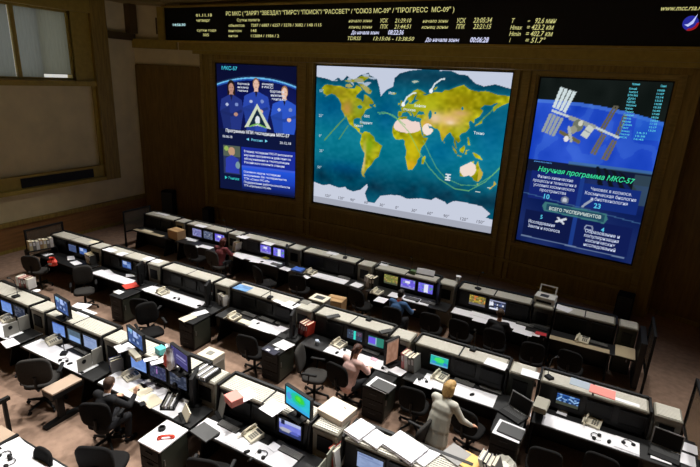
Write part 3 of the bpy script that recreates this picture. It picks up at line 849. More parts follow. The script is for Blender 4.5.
for s_, a, c, y, cap in [('01.11.18', 196, 212, 16.7, 3), ('четверг', 196.4, 210, 21.8, 3), ('сутки года', 197, 216, 31.4, 2.6), ('305', 203, 209, 36.2, 2.8),
    ('РС МКС ( "ЗАРЯ"/ "ЗВЕЗДА"/ "ПИРС"/ "ПОИСК"/ "РАССВЕТ" / "СОЮЗ МС-09" / "ПРОГРЕСС  МС-09" )', 226, 453.5, 15.6, 3.9),
    ('Сутки полета', 237, 259.5, 21.4, 2.7), ('объектов', 228.6, 244.5, 26.8, 2.7), ('7287 / 6887 / 6257 / 3278 / 3082 / 148 /115', 251, 321.4, 26.7, 2.8),
    ('виток', 228.6, 242, 32, 2.6), ('148', 251, 256.5, 32, 2.8), ('виток', 228.6, 238, 37, 2.6), ('113884 / 1984 / 2', 251, 279, 37.2, 2.8),
    ('начало зоны', 348.6, 372, 22.3, 2.6), ('УСК', 380, 388, 22.6, 3.4), ('21:29:10', 394.7, 411, 22.6, 3.4), ('конец зоны', 348.6, 372, 28.4, 2.6), ('ППК', 380, 388, 28.6, 3.4), ('21:44:51', 394, 411, 28.6, 3.4),
    ('TDRSS', 347.5, 361, 40, 3.2), ('13:15:06 - 13:38:50', 373, 414, 40.3, 3.2),
    ('начало зоны', 422.6, 448, 22.6, 2.6), ('УСК', 456.6, 465.7, 22.8, 3.6), ('23:05:34', 473, 491.7, 22.6, 3.8), ('конец зоны', 421.5, 448, 28.6, 2.6), ('ППК', 456, 465, 28.8, 3.6), ('23:21:15', 473, 491, 28.8, 3.8),
    ('T', 511.4, 514.5, 23, 3.6), ('=', 527.5, 530, 22.4, 2), ('92.6 мин', 535, 556, 23.2, 3.8), ('Hmax', 510, 522, 29.5, 3.4), ('= 423.2 км', 526.5, 553.5, 29.7, 3.8),
    ('Hmin', 509, 520.5, 35.8, 3.4), ('= 402.7 км', 525.5, 552.5, 36.1, 3.8), ('i', 509.2, 510.2, 42.2, 3.6), ('= 51.7°', 525, 545, 42.6, 3.8), ('www.mcc.rsa.ru', 660.5, 704, 10.7, 3.4)]:
    sh = 0.25 if a > 345 and 'РС' not in s_ else 0.0
    bput(YL, s_, a, c, y, cap, sh)
for s_, a, c, y, cap in [('До начала зоны', 351, 379, 34.2, 3.0), ('08:22:36', 388, 403.5, 34.5, 3.8), ('До начала зоны', 425, 459, 41.5, 3.0), ('00:06:28', 470, 488.5, 42.2, 4.0)]:
    bput(WL, s_, a, c, y, cap, 0.25, .025)
# round emblem at the far end of the board: blue ball, white sweep, red lower rim
c = on_y(690.5, 23, BY - 0.012)
cx, cz = c[0] + 13.72, c[2] - 6.28
ring = lambda r, a0, a1, n: [(cx + r * math.cos(a0 + (a1 - a0) * k / n), -0.012, cz + r * math.sin(a0 + (a1 - a0) * k / n)) for k in range(n + 1)]
mb = MB(); mb.add(ring(.135, 0, 2 * PI, 24)[:-1], [tuple(range(24))]); mb.build('emblem_disc', emat('emblem_blue', (40, 44, 150)), t)
mb = MB()
o1 = [(x, -0.016, z) for x, y, z in ring(.145, -1.9, 0.1, 12)]; o2 = [(x, -0.016, z) for x, y, z in ring(.10, -1.7, -0.05, 12)]
mb.add(o1 + o2, [(k, k + 1, 13 + k + 1, 13 + k) for k in range(12)]); mb.build('emblem_rim', emat('emblem_red', (150, 26, 30)), t)
mb = MB(); mb.add([(cx - .10, -0.02, cz - .03), (cx - .03, -.02, cz - .07), (cx + .05, -.02, cz - .01), (cx + .09, -.02, cz + .17), (cx + .02, -.02, cz + .04), (cx - .04, -.02, cz - .02)], [(0, 1, 2, 5), (2, 3, 4, 5)])
mb.build('emblem_sweep', emat('emblem_white', (190, 200, 250)), t)

# dark boxes standing along the foot of the front wall
def loudspeaker(label, x, y, rz, w_, h_):
    t = thing('loudspeaker', label, 'loudspeaker', (x, y, 0), rz)
    MB().cbox(-w_ / 2, w_ / 2, 0, .34, 0, h_, .02).build('cabinet', BLACKP, t)
    MB().box(-w_ / 2 + .03, w_ / 2 - .03, -.015, 0, .05, h_ - .05).build('grille', DARKGREY, t)
loudspeaker('tall dark loudspeaker column before the brown door at room corner', -13.62, 12.0, math.radians(24), .42, 1.25)
loudspeaker('dark loudspeaker under the crew screen frame beside the door', -12.25, 12.45, aL, .30, .75)
loudspeaker('dark loudspeaker under the space station screen frame', .92, 12.6, aR, .36, .75)
# ------------------------------------------------------------------ rows of control desks
DZ, TZ = 0.74, 1.15          # desk height, console height
YB = {1: 10.2, 2: 7.45, 3: 4.80}
ST = {}                       # (row, k): (x0, width, cabinet x0, cabinet x1, phrase)
PH = {(1, 0): 'front-row end desk beside open carpet', (1, 1): 'front-row desk of the person in black', (1, 2): 'front-row desk of the man in blue',
      (1, 3): 'front-row desk with the blue folder', (1, 4): 'front-row desk with the yellow note', (1, 5): 'front-row desk of the person in red', (1, 6): 'front-row desk with the brown carton',
      (2, 0): 'second-row end desk with the pink folder', (2, 1): 'second-row desk behind the standing woman', (2, 2): 'second-row desk of the woman in pink', (2, 3): 'second-row desk under the blue chart',
      (2, 4): 'second-row desk with the white binder', (2, 5): 'second-row desk with the red folder', (2, 6): 'second-row desk by the shelf of binders',
      (3, 1): 'third-row desk with piled white papers', (3, 2): 'third-row desk with the pink box', (3, 3): 'third-row desk of the suited man', (3, 4): 'third-row desk with the brown side table', (3, 5): 'third-row desk at the window end'}
for k in range(7):
    x0 = -0.36 - 2.02 * k
    ST[1, k] = (x0, 1.5, x0 + 1.55, x0 + 1.93)
    x0 = -0.32 - 2.015 * k
    ST[2, k] = (x0, 1.5, x0 + 1.55, x0 + 1.93)
    if 1 <= k <= 5:
        x0 = -0.24 - 2.015 * k
        ST[3, k] = (x0, 1.5, x0 + 1.55, x0 + 1.93)
ST[1, 0] = (-0.41, 1.07, 0.72, 1.05)
ST[2, 0] = (-0.32, 1.44, 1.18, 1.52)
ST[1, 6] = (-12.2, 1.24, -10.91, -10.56)

MW, MH = 0.345, 0.225         # visible display of a built-in monitor
def small_pic(kind):
    p = Pic(30, 20)
    n = p.noise(1, 9)
    def fill(c, a=10):
        p.a[:] = c; p.a += (n * a)[..., None]
    r = np.random.default_rng(abs(hash(kind)) % 1000 if False else sum(map(ord, kind)))
    def cells(nx, ny, cols, prob=.6):
        for i in range(nx):
            for j in range(ny):
                if r.random() < prob:
                    p.rect((i + .08) / nx, (j + .1) / ny, (i + .9) / nx, (j + .85) / ny, cols[r.integers(len(cols))])
    if kind == 'blue':
        fill((112, 146, 214)); p.rect(0, 0, 1, .12, (80, 110, 190)); p.rect(.05, .85, .95, .95, (140, 170, 226))
    elif kind == 'bluegrey':
        fill((86, 104, 120)); p.rect(.1, .55, .9, .98, (140, 172, 226)); p.rect(0, 0, 1, .1, (70, 84, 96))
    elif kind == 'paleblue':
        fill((140, 158, 196)); p.rect(.05, .1, .6, .2, (110, 126, 170)); p.rect(.05, .3, .9, .36, (120, 136, 180))
    elif kind == 'purplebar':
        fill((52, 54, 84)); p.rect(.38, .15, .46, .8, (170, 120, 190)); cells(8, 6, [(80, 84, 110), (60, 70, 100)], .4)
    elif kind == 'darklist':
        fill((46, 52, 68)); cells(6, 8, [(88, 92, 104), (70, 76, 96)], .5)
    elif kind == 'photo':
        fill((120, 128, 220)); p.rect(0, 0, 1, .25, (180, 190, 226)); p.rect(.08, .05, .26, .35, (30, 34, 60)); p.rect(0, .65, 1, 1, (50, 60, 110)); p.ell(.3, .68, .28, .14, (180, 180, 190)); p.ell(.7, .72, .2, .12, (90, 100, 190))
    elif kind == 'teal':
        fill((40, 180, 170), 14); p.ell(.5, .4, .28, .25, (70, 224, 110)); p.rect(0, 0, 1, .08, (120, 190, 196)); p.rect(0, .88, 1, 1, (110, 170, 210)); p.ell(.2, .7, .14, .12, (60, 140, 220)); p.ell(.85, .7, .12, .14, (60, 120, 210))
    elif kind == 'cyanbars':
        fill((54, 62, 80)); p.rect(.42, .05, .58, .98, (60, 222, 204)); p.rect(.62, .1, .95, .5, (90, 60, 80)); cells(10, 6, [(90, 110, 130), (60, 80, 100)], .3); p.rect(.42, .05, .58, .98, (60, 222, 204))
    elif kind == 'violetteal':
        fill((40, 110, 104)); p.rect(.02, .15, .45, .8, (110, 88, 226)); p.rect(.45, .1, .52, .9, (150, 190, 210)); p.rect(0, .82, .6, .95, (120, 150, 170)); p.rect(.55, .1, .98, .9, (52, 128, 110))
    elif kind == 'worldblue':
        fill((24, 56, 110)); p.rect(0, 0, 1, .12, (60, 100, 170)); p.line([(0, .7), (.2, .3), (.4, .5), (.6, .3), (.8, .55), (1, .35)], .04, (150, 190, 230)); cells(9, 5, [(120, 160, 210), (40, 90, 160)], .35); p.rect(0, .72, 1, 1, (70, 74, 62))
    elif kind == 'amber':
        fill((116, 104, 52)); cells(10, 6, [(200, 180, 84), (170, 150, 60), (140, 130, 100), (220, 120, 60)], .6); p.rect(0, .75, 1, 1, (96, 92, 100))
    elif kind == 'listing':
        fill((40, 46, 64)); cells(9, 6, [(90, 104, 150), (220, 224, 240), (60, 66, 90)], .45); p.rect(.02, .05, .95, .14, (150, 156, 186)); p.rect(.03, .3, .25, .6, (226, 230, 240)); p.rect(.05, .82, .95, .96, (224, 228, 240))
    elif kind == 'olive':
        fill((120, 122, 60)); cells(8, 6, [(160, 150, 80), (96, 110, 70), (140, 100, 70)], .6); p.rect(0, .82, 1, 1, (70, 76, 60))
    elif kind == 'violet':
        fill((104, 90, 216)); cells(7, 6, [(150, 140, 230), (90, 80, 190), (120, 170, 140)], .4); p.rect(.3, .2, .65, .45, (226, 222, 246)); p.rect(0, .8, 1, 1, (130, 130, 190))
    elif kind == 'violetwhite':
        fill((110, 104, 226)); p.rect(.4, .1, .68, .95, (222, 226, 244)); cells(8, 6, [(150, 150, 220), (90, 150, 110), (96, 86, 200)], .35); p.rect(.42, .2, .66, .9, (226, 228, 246))
    elif kind == 'slate':
        fill((112, 116, 170)); cells(9, 7, [(160, 166, 210), (80, 86, 130), (140, 130, 180)], .5)
    elif kind == 'slatewin':
        fill((84, 92, 118)); cells(9, 7, [(150, 156, 166), (60, 70, 96), (110, 120, 140)], .5)
    elif kind == 'dimblue':
        fill((66, 80, 116)); p.rect(0, 0, 1, .1, (90, 104, 140))
    elif kind == 'bluewin':
        fill((60, 88, 150)); p.rect(.1, .1, .5, .5, (170, 186, 220)); p.rect(.55, .3, .9, .8, (110, 140, 196)); p.rect(0, .9, 1, 1, (40, 50, 80))
    elif kind == 'windows':
        fill((66, 88, 140)); p.rect(.03, .05, .28, .3, (130, 190, 220)); p.rect(.36, .05, .62, .45, (170, 190, 240)); cells(7, 5, [(150, 170, 210), (40, 56, 96), (90, 120, 180)], .5); p.rect(.36, .05, .62, .45, (176, 196, 244))
    elif kind == 'windowsdark':
        fill((58, 62, 110)); cells(7, 6, [(120, 130, 190), (36, 44, 80), (150, 160, 210)], .5)
    elif kind == 'notice':
        fill((72, 68, 120), 6); p.rect(.3, .42, .85, .5, (150, 146, 190)); p.rect(.25, .58, .9, .64, (130, 126, 176))
    elif kind == 'heat':
        fill((50, 190, 216), 8); p.ell(.5, .4, .3, .3, (40, 196, 160)); p.ell(.55, .38, .2, .2, (60, 210, 70)); p.ell(.52, .35, .1, .1, (90, 224, 60)); p.rect(0, .8, 1, 1, (60, 170, 226)); p.ell(.12, .5, .1, .2, (80, 150, 220)); p.rect(0, 0, 1, .05, (70, 140, 210))
    elif kind == 'brown':
        fill((150, 112, 92), 16); p.rect(0, 0, 1, .1, (110, 96, 90))
    return p
NAMES = dict(blue='blue', bluegrey='blue-grey', paleblue='pale blue', purplebar='dark violet', darklist='dim grey', photo='blue picture', teal='green-teal', cyanbars='cyan-barred',
             violetteal='violet-green', worldblue='world-track blue', amber='amber', listing='white listing', olive='olive', violet='violet', violetwhite='white-violet', slate='lilac', slatewin='grey-blue', dimblue='dim blue', bluewin='blue window')
PICS = {}
def lit_display(kind, w, h, parent, y, x0, z0):
    key = (kind, w, h)
    o = picture('display', small_pic(kind), w, h, parent, y, x0, z0)
    return o

def console(r, k, kinds):
    x0, W, c0, c1 = ST[r, k]
    yb = YB[r]
    lit = [q for q in kinds if q]
    if lit:
        d = ', '.join(NAMES[q] for q in lit)
        lab = 'console lit %s, %s' % (d, PH[r, k])
    else:
        lab = 'console with dark displays, %s' % PH[r, k]
    t = thing('control_console', lab, 'console', (x0, yb, 0), 0, 'control consoles in rows')
    body = MB()
    body.prism([(0, 0.02), (0, 1.10), (-.325, 1.10), (-.355, 0.76), (-.33, 0.70), (-.33, 0.02)], 0.02, W - .02)
    body.box(.05, W - .05, -.29, -.04, 0, .02)
    body.build('body', BLACK, t)
    top = MB().cbox(0.0, W, -.335, 0.0, 1.10, 1.135, .008)
    top.cur = 1
    for j in range(9):
        y = -.315 + j * .034
        top.box(.03, W * .49, y, y + .024, 1.135, 1.145).box(W * .51, W - .03, y, y + .024, 1.135, 1.145)
    top.cur = 2
    top.box(W * .49, W * .51, -.33, -.005, 1.135, 1.1405)
    top.build('vented_top', [VENT_D, VENT, BLACKP], t)
    bk = MB().box(0.0, W, 0.005, 0.05, 0.02, 1.17).box(.04, W * .49, .05, .062, .1, 1.05).box(W * .51, W - .04, .05, .062, .1, 1.05)
    bk.build('back_panel', BLACK, t)
    n = len(kinds)
    pitch = .425 if n == 3 else .47
    for j, q in enumerate(kinds):
        MWr = .305 if r == 2 else MW
        cx = W / 2 + (j - (n - 1) / 2) * pitch + {1: .10, 2: .12, 3: .05}[r]
        mb = MB()
        a = MWr / 2 + .022; z0, z1 = (.835, 1.055) if r == 2 else (.815, 1.075)
        y = -.365
        mb.box(cx - a, cx + a, y, y + .05, z0, z0 + .02).box(cx - a, cx + a, y, y + .05, z1 - .018, z1).box(cx - a, cx - a + .022, y, y + .05, z0 + .02, z1 - .018).box(cx + a - .022, cx + a, y, y + .05, z0 + .02, z1 - .018)
        mo = mb.build('monitor', BLACKP, t)
        if q:
            lit_display(q, MWr, z1 - z0 - .038, mo, y + .006, cx - MWr / 2, z0 + .02)
        else:
            MB().box(cx - MWr / 2, cx + MWr / 2, y + .006, y + .05, z0 + .02, z1 - .018).build('display', SCREEN_OFF, mo)
    for x in (-.035, W + .005):
        MB().prism([(.05, 0.0), (.05, 1.16), (-.34, 1.16), (-.38, .78), (-.38, 0.0)], x, x + .03).build('end_panel', BLACKP, t)
    return t

def cabinet(r, k, front='beige', fam=''):
    x0, W, c0, c1 = ST[r, k]
    yb = YB[r]
    t = thing('equipment_cabinet', '%s equipment cabinet, %s' % ({'beige': 'narrow beige', 'green': 'narrow grey-green', 'grey': 'narrow grey'}[front], PH[r, k]), 'cabinet', (c0, yb, 0), 0, 'narrow cabinets between consoles')
    w = c1 - c0
    fm = {'beige': BEIGE, 'green': GREENG, 'grey': GREY}[front]
    mb = MB().box(0.01, w - .01, -.33, -.005, .03, 1.10).box(.03, w - .03, -.3, -.03, 0, .03)
    mb.build('body', fm, t)
    mb = MB().cbox(0, w, -.345, 0, 1.10, 1.135, .008); mb.cur = 1
    for j in range(9):
        y = -.315 + j * .034
        mb.box(.025, w - .025, y, y + .024, 1.135, 1.145)
    mb.build('vented_top', [VENT_D, VENT], t)
    mb = MB().box(.08, w - .08, -.345, -.33, .80, 1.02); mb.build('opening', BLACKP, t)
    mb = MB().box(.03, w - .03, -.35, -.33, .10, .70); dr = mb.build('door', fm, t)
    MB().box(w - .09, w - .07, -.362, -.35, .36, .46).build('handle', CHROME, dr)
    return t

def desk(r, k, white=None, tint=None):
    x0, W, c0, c1 = ST[r, k]
    yb = YB[r]
    d = {1: .82, 2: .85, 3: .84}[r]
    lab = 'control desk with a pale writing top: %s' % PH[r, k] if white else 'control desk without a pale top: %s' % PH[r, k]
    t = thing('control_desk', lab, 'desk', (x0, yb, 0), 0, 'desks under the consoles')
    xe = c1 - x0
    MB().cbox(0.0, xe, -d, -.385, DZ - .035, DZ, .006).build('desk_top', BLACK, t)
    if white:
        a, b_, va, vb = white
        MB().cbox(a, b_, -d + va, -d + vb, DZ, DZ + .005, .002).build('writing_top', tint or WHITE, t)
    for x in (0.0, W - .03):
        MB().prism([(-d + .05, 0), (-d + .05, .06), (-d + .18, DZ - .035), (-.40, DZ - .035), (-.40, 0)], x, x + .03).build('side_panel', BLACKP, t)
    MB().box(.03, W - .03, -.42, -.40, .15, DZ - .05).build('modesty_panel', BLACK, t)
    return t

def pedestal(r, k, label, top=None):
    x0, W, c0, c1 = ST[r, k]
    yb = YB[r]
    y1 = yb - .87; y0 = yb - 1.36
    w = c1 - c0 + .02
    t = thing('pedestal_cabinet', label, 'pedestal', (c0 - .01, y0, 0), 0, 'pedestals standing before the desks')
    L = y1 - y0
    MB().box(.015, w - .015, .015, L - .01, .04, DZ - .03).box(.03, w - .03, .04, L - .03, 0, .04).build('body', BLACK, t)
    MB().cbox(0, w, 0, L, DZ - .03, DZ, .006).build('top', top or BLACKP, t)
    d = MB().box(w - .015, w - .003, .03, L - .03, .08, DZ - .06).build('door', GREENG, t)
    MB().box(w - .003, w + .01, .06, .075, .4, .52).build('handle', CHROME, d)
    for j in range(3):
        f = MB().box(.03, w - .03, 0.002, .015, .06 + j * .215, .26 + j * .215).build('drawer', BLACKP, t)
        MB().box(w / 2 - .06, w / 2 + .06, -.008, .002, .17 + j * .215, .185 + j * .215).build('handle', DARKGREY, f)
    return t

SCREENS = {(1, 0): [None, None], (1, 1): ['amber', 'listing', None], (1, 2): ['olive', 'violet', 'violetwhite'], (1, 3): [None] * 3, (1, 4): [None, 'violet', 'violetwhite'], (1, 5): ['slate', 'slatewin', 'violet'], (1, 6): [None, None],
           (2, 0): ['worldblue', None, None], (2, 1): ['teal', None, None], (2, 2): [None, 'cyanbars', 'violetteal'], (2, 3): [None] * 3, (2, 4): [None] * 3, (2, 5): [None, 'bluewin', None], (2, 6): [None, 'dimblue', 'bluewin'],
           (3, 1): ['paleblue', None, None], (3, 2): [None, None, 'photo'], (3, 3): ['blue', 'purplebar', 'darklist'], (3, 4): ['blue', 'bluegrey', 'paleblue'], (3, 5): [None, 'blue', 'darklist']}
WT = {(1, 0): (0.0, 1.05, .0, .16), (1, 1): (.0, 1.5, .02, .30), (1, 2): (.55, 1.5, .02, .28), (1, 3): (.5, 1.45, .02, .30), (1, 4): (.0, 1.5, .02, .32), (1, 5): None, (1, 6): (.0, 1.2, .02, .16),
      (2, 0): (.14, 1.38, .02, .32), (2, 1): (.3, 1.46, .02, .36), (2, 2): (.5, 1.74, .01, .30), (2, 3): (.75, 1.5, .02, .30), (2, 4): (-.05, 1.5, .02, .34), (2, 5): (.2, 1.4, .02, .3), (2, 6): None,
      (3, 1): (.1, 1.5, .02, .3), (3, 2): (-.03, 1.5, .02, .28), (3, 3): (.0, 1.60, .02, .42), (3, 4): (.07, 1.62, .01, .33), (3, 5): (.1, 1.4, .02, .34)}
GRAYDESK = mat('pale_grey_top', (190, 186, 176), 0.7)
SANDDESK = mat('sand_top', (176, 160, 130), 0.7)
for (r, k) in ST:
    console(r, k, SCREENS[r, k])
    cabinet(r, k, {(2, 1): 'green', (1, 0): 'green', (1, 1): 'green', (1, 4): 'grey', (2, 0): 'grey', (2, 3): 'grey'}.get((r, k), 'beige'))
    desk(r, k, WT[r, k], {(1, 0): SANDDESK, (1, 6): SANDDESK, (1, 5): CREAM}.get((r, k)))
for (r, k) in [(2, 1), (2, 2), (2, 3), (2, 4), (2, 5), (3, 2), (3, 3)]:
    pedestal(r, k, 'black drawer pedestal before the %s' % PH[r, k], WHITE if (r, k) == (3, 3) else None)

t = thing('end_panel_unit', 'black end unit closing the front row, before the framed glass screen', 'end unit', (1.09, 9.40, 0))
MB().cbox(0, .10, 0, .80, .03, 1.10, .008).box(.01, .09, .05, .75, 0, .03).build('body', BLACK, t); MB().box(.10, .106, .06, .74, .12, 1.0).build('side_cover', BLACKP, t)
t = thing('return_top', 'beige topped desk end beyond the front-row cabinet, beside open carpet', 'desk end', (.73, 9.37, 0))
MB().box(.01, .31, .02, .45, DZ + .002, DZ + .012).build('support', BLACKP, t); MB().cbox(0, .33, 0, .46, DZ + .012, DZ + .022, .004).build('top', mat('sand_top', (176, 160, 130), 0.7), t)
# small brown side table on a T foot
t = thing('side_table', 'small brown side table on a black T foot beside grey armchair', 'table', (-6.70, 3.68, 0), 0)
MB().cbox(-.13, .13, -.23, .24, .70, .735, .006).build('table_top', mat('tan_laminate', (172, 150, 130), 0.5, noise=.06, scale=5), t)
MB().box(-.13, .13, -.23, .24, .60, .70).build('apron', BLACKP, t)
MB().box(-.03, .03, -.12, -.02, .06, .60).build('leg', BLACKP, t)
MB().prism([(-.34, 0), (-.34, .05), (-.05, .09), (.24, .05), (.24, 0)], -.05, .05).build('foot', BLACKP, t)

# framed glass side screens at the row ends
FRG = bpy.data.materials.new('smoked_glass'); FRG.use_nodes = True
q = FRG.node_tree.nodes['Principled BSDF']
q.inputs['Base Color'].default_value = (0.45, 0.42, 0.36, 1); q.inputs['Roughness'].default_value = 0.08; q.inputs['Transmission Weight'].default_value = 0.9; q.inputs['IOR'].default_value = 1.02
def side_screen(label, x, y0, y1, z0, z1):
    t = thing('side_screen', label, 'glass screen', (x, y0, 0), 0)
    L = y1 - y0
    MB().box(-.02, .02, 0, .04, 0, z1).box(-.02, .02, L - .04, L, 0, z1).box(-.02, .02, .04, L - .04, z1 - .04, z1).box(-.02, .02, .04, L - .04, z0, z0 + .04).build('frame', BLACKP, t)
    MB().box(-.006, .006, .04, L - .04, z0 + .04, z1 - .04).build('pane', FRG, t)
side_screen('black framed glass side screen closing the front row at the carpet', 1.26, 9.30, 10.20, .45, 1.33)
side_screen('black framed glass side screen closing the second row, beside the laptop', 1.78, 6.9, 8.3, .3, 1.25)
t = thing('return_top', 'dark desk end beyond the second-row laptop, under two white sheets', 'desk end', (1.535, 6.62, 0))
MB().box(.02, .2, .02, .7, 0, DZ - .03).build('support', BLACKP, t); MB().cbox(0, .225, 0, .75, DZ - .03, DZ, .004).build('top', BLACK, t)
side_screen('black framed glass side screen behind the shelf of binders', -12.58, 6.55, 7.55, .6, 1.36)
side_screen('black framed glass side screen at the far end of the front row', -12.45, 9.3, 10.3, .6, 1.28)

# ------------------------------------------------------------------ chairs
def chair_builder(fabric, arms=True):
    def f():
        t = thing('swivel_chair', '', '')
        sm = MB(); sm.sm = True
        pts = [(.24 * math.copysign(abs(math.cos(a)) ** .6, math.cos(a)), .23 * math.copysign(abs(math.sin(a)) ** .6, math.sin(a))) for a in [2 * PI * k / 20 for k in range(20)]]
        vs = []; fs = []
        for s_, z in ((.86, .42), (1, .44), (1.0, .485), (.9, .505), (.5, .50)):
            vs += [(x * s_, y * s_, z) for x, y in pts]
        for i in range(4):
            fs += [(i * 20 + k, i * 20 + (k + 1) % 20, i * 20 + 20 + (k + 1) % 20, i * 20 + 20 + k) for k in range(20)]
        fs += [tuple(range(19, -1, -1)), tuple(range(80, 100))]
        sm.add(vs, fs); sm.build('seat', fabric, t)
        bm_ = MB(); bm_.sm = True
        vs = []; fs = []
        n = 20
        out = []
        for kk in range(n):
            a = 2 * PI * kk / n
            out.append((.235 * math.copysign(abs(math.cos(a)) ** .55, math.cos(a)), .80 + .24 * math.copysign(abs(math.sin(a)) ** .6, math.sin(a))))
        for off, s_ in ((-.03, .9), (-.02, 1.0), (.02, 1.0), (.035, .88), (.03, .4)):
            for x, z in out:
                xx = x * s_; zz = .80 + (z - .80) * s_
                vs.append((xx, -.27 - (zz - .56) * .16 + .35 * xx * xx - off * -1 * 1.0, zz))
        for i in range(4):
            fs += [(i * n + k, i * n + (k + 1) % n, i * n + n + (k + 1) % n, i * n + n + k) for k in range(n)]
        fs += [tuple(range(n - 1, -1, -1)), tuple(range(4 * n, 5 * n))]
        bm_.add(vs, fs); bm_.build('backrest', fabric, t)
        MB().tube([(0, -.10, .425), (0, -.25, .43), (0, -.325, .52), (0, -.335, .72)], .022, 8).build('back_bar', BLACKP, t)
        MB().lathe([(.03, .12), (.03, .30), (.018, .30), (.018, .40), (.09, .405), (.09, .425)], 12).build('gas_column', BLACKP, t)
        st = MB()
        for k in range(5):
            a = 2 * PI * k / 5 + .3
            st.tube([(.02 * math.cos(a), .02 * math.sin(a), .115), (.29 * math.cos(a), .29 * math.sin(a), .075)], [.028, .018], 6)
        st.lathe([(.05, .09), (.05, .14)], 10); st.build('star_base', BLACKP, t)
        for k in range(5):
            a = 2 * PI * k / 5 + .3
            c = (.285 * math.cos(a), .285 * math.sin(a))
            MB().tube([(c[0] - .012 * math.sin(a), c[1] + .012 * math.cos(a), .03), (c[0] + .012 * math.sin(a), c[1] - .012 * math.cos(a), .03)], .03, 10).tube([(c[0], c[1], .03), (c[0], c[1], .08)], .01, 6).build('caster', BLACKP, t)
        if arms:
            for s_ in (-1, 1):
                MB().tube([(s_ * .22, -.05, .43), (s_ * .285, -.05, .45), (s_ * .285, -.03, .66)], .014, 6).cbox(s_ * .285 - .028, s_ * .285 + .028, -.17, .12, .655, .685, .01).build('armrest', BLACKP, t)
        return t
    return f
PLAIN, ARMS, GREYC = chair_builder(FABRIC, False), chair_builder(FABRIC, True), chair_builder(FABRIC_G, True)
CH = [('G', -7.25, 3.70, 46, 'grey high-backed armchair at the desk with the brown side table'),
      ('a', -5.66, 3.64, 30, 'black swivel chair the man in the dark suit sits on'),
      ('P', -4.88, 3.10, 28, 'empty black swivel chair near the man in the dark suit'),
      ('q', -5.40, 2.40, 182, 'dark round-backed chair tucked behind the corner desk'),
      ('a', -3.66, 3.66, 20, 'black armchair pulled up to the third-row desk with the pink box'),
      ('a', -7.76, 6.14, 25, 'black armchair at the second-row desk with the white binder, facing that desk'),
      ('a', -7.12, 5.70, -115, 'black armchair swung sideways beside the second-row pedestal with pale papers'),
      ('p', -5.03, 6.18, 10, 'black swivel chair before the second-row desk under the blue chart'),
      ('g', -3.72, 6.14, -75, 'empty grey-seated chair swung sideways behind the woman in pink'),
      ('p', -3.18, 6.25, -8, 'black swivel chair the woman in pink sits on'),
      ('p', -1.98, 6.30, 5, 'empty black chair just behind the standing woman in white'),
      ('g', -1.80, 5.42, 80, 'low grey chair against the back of the third-row console'),
      ('p', -1.10, 6.22, -10, 'black chair whose back the standing woman holds'),
      ('p', -0.06, 6.00, 5, 'black chair beside the white waste bin, second row'),
      ('p', 0.62, 6.26, -5, 'black chair at the second-row end desk with the pink folder'),
      ('g', -11.72, 6.30, 30, 'grey round-backed chair at the shelf of binders by the window wall'),
      ('g', -9.80, 6.16, -125, 'grey chair swung sideways near the second-row red folder'),
      ('g', -8.46, 9.02, 0, 'grey chair the person in red sits on'),
      ('p', -9.30, 9.08, 10, 'dark chair at the front row, beside the person in red'),
      ('p', -5.86, 8.92, 15, 'black chair at the front-row desk with the blue folder'),
      ('p', -6.75, 8.80, -20, 'black chair between the blue folder and the yellow note, front row'),
      ('p', -4.25, 8.98, -10, 'black chair beside the man in blue, front row'),
      ('p', -3.32, 8.62, 5, 'black chair the man in blue sits on'),
      ('p', -2.58, 8.80, 5, 'empty black chair nearer the man in blue, of two side by side'),
      ('p', -1.96, 8.84, -5, 'empty black chair nearer the person in black, of two side by side'),
      ('p', -1.31, 8.84, 0, 'black chair the person in black sits on'),
      ('p', -0.62, 8.72, 5, 'black chair behind the front-row red folder and laptop'),
      ('p', 0.05, 8.78, -8, 'black chair at the front-row end desk beside open carpet')]
for kd, x, y, a, lab in CH:
    kl = kd.lower().replace('q', 'p')
    o = inst('chair_' + kl, {'p': PLAIN, 'a': ARMS, 'g': GREYC}[kl], (x, y, 0), math.radians(a), lab, 'chair', 'office chairs at the control desks')
    q = {'G': 1.22, 'P': 1.15, 'q': .9}.get(kd, 1.08)
    o.scale = (q, q, q)
# ------------------------------------------------------------------ people
def capsule(mb, p, q, r1, r2, sx=1.0, sy=1.0, n=12, steps=6):
    """tapered limb with round ends; sx/sy flatten it"""
    p, q = Vector(p), Vector(q)
    mb.sm = True
    d = (q - p)
    L = d.length
    d = d.normalized() if L > 1e-6 else Vector((0, 0, 1))
    a = d.cross(Vector((0, 1, 0)) if abs(d.y) < 0.9 else Vector((1, 0, 0))).normalized()
    b = d.cross(a).normalized()
    rings = []
    for k in range(1, 4):
        t = PI / 2 * (1 - k / 3.0)
        rings.append((p - d * r1 * math.sin(t), r1 * math.cos(t)))
    for k in range(1, steps):
        s = k / steps
        rings.append((p + (q - p) * s, r1 + (r2 - r1) * s))
    for k in range(0, 3):
        t = PI / 2 * k / 3.0
        rings.append((q + d * r2 * math.sin(t), r2 * math.cos(t)))
    vs = []; fs = []
    for c, r in rings:
        for i in range(n):
            o = a * math.cos(2 * PI * i / n) * r + b * math.sin(2 * PI * i / n) * r
            vs.append(tuple(c + Vector((o.x * sx, o.y * sy, o.z))))
    for j in range(len(rings) - 1):
        for i in range(n):
            fs.append((j * n + i, j * n + (i + 1) % n, (j + 1) * n + (i + 1) % n, (j + 1) * n + i))
    m0 = len(vs); vs.append(tuple(p - d * r1)); m1 = len(vs); vs.append(tuple(q + d * r2))
    for i in range(n):
        fs.append((m0, (i + 1) % n, i)); fs.append((m1, (len(rings) - 1) * n + i, (len(rings) - 1) * n + (i + 1) % n))
    mb.add(vs, fs)

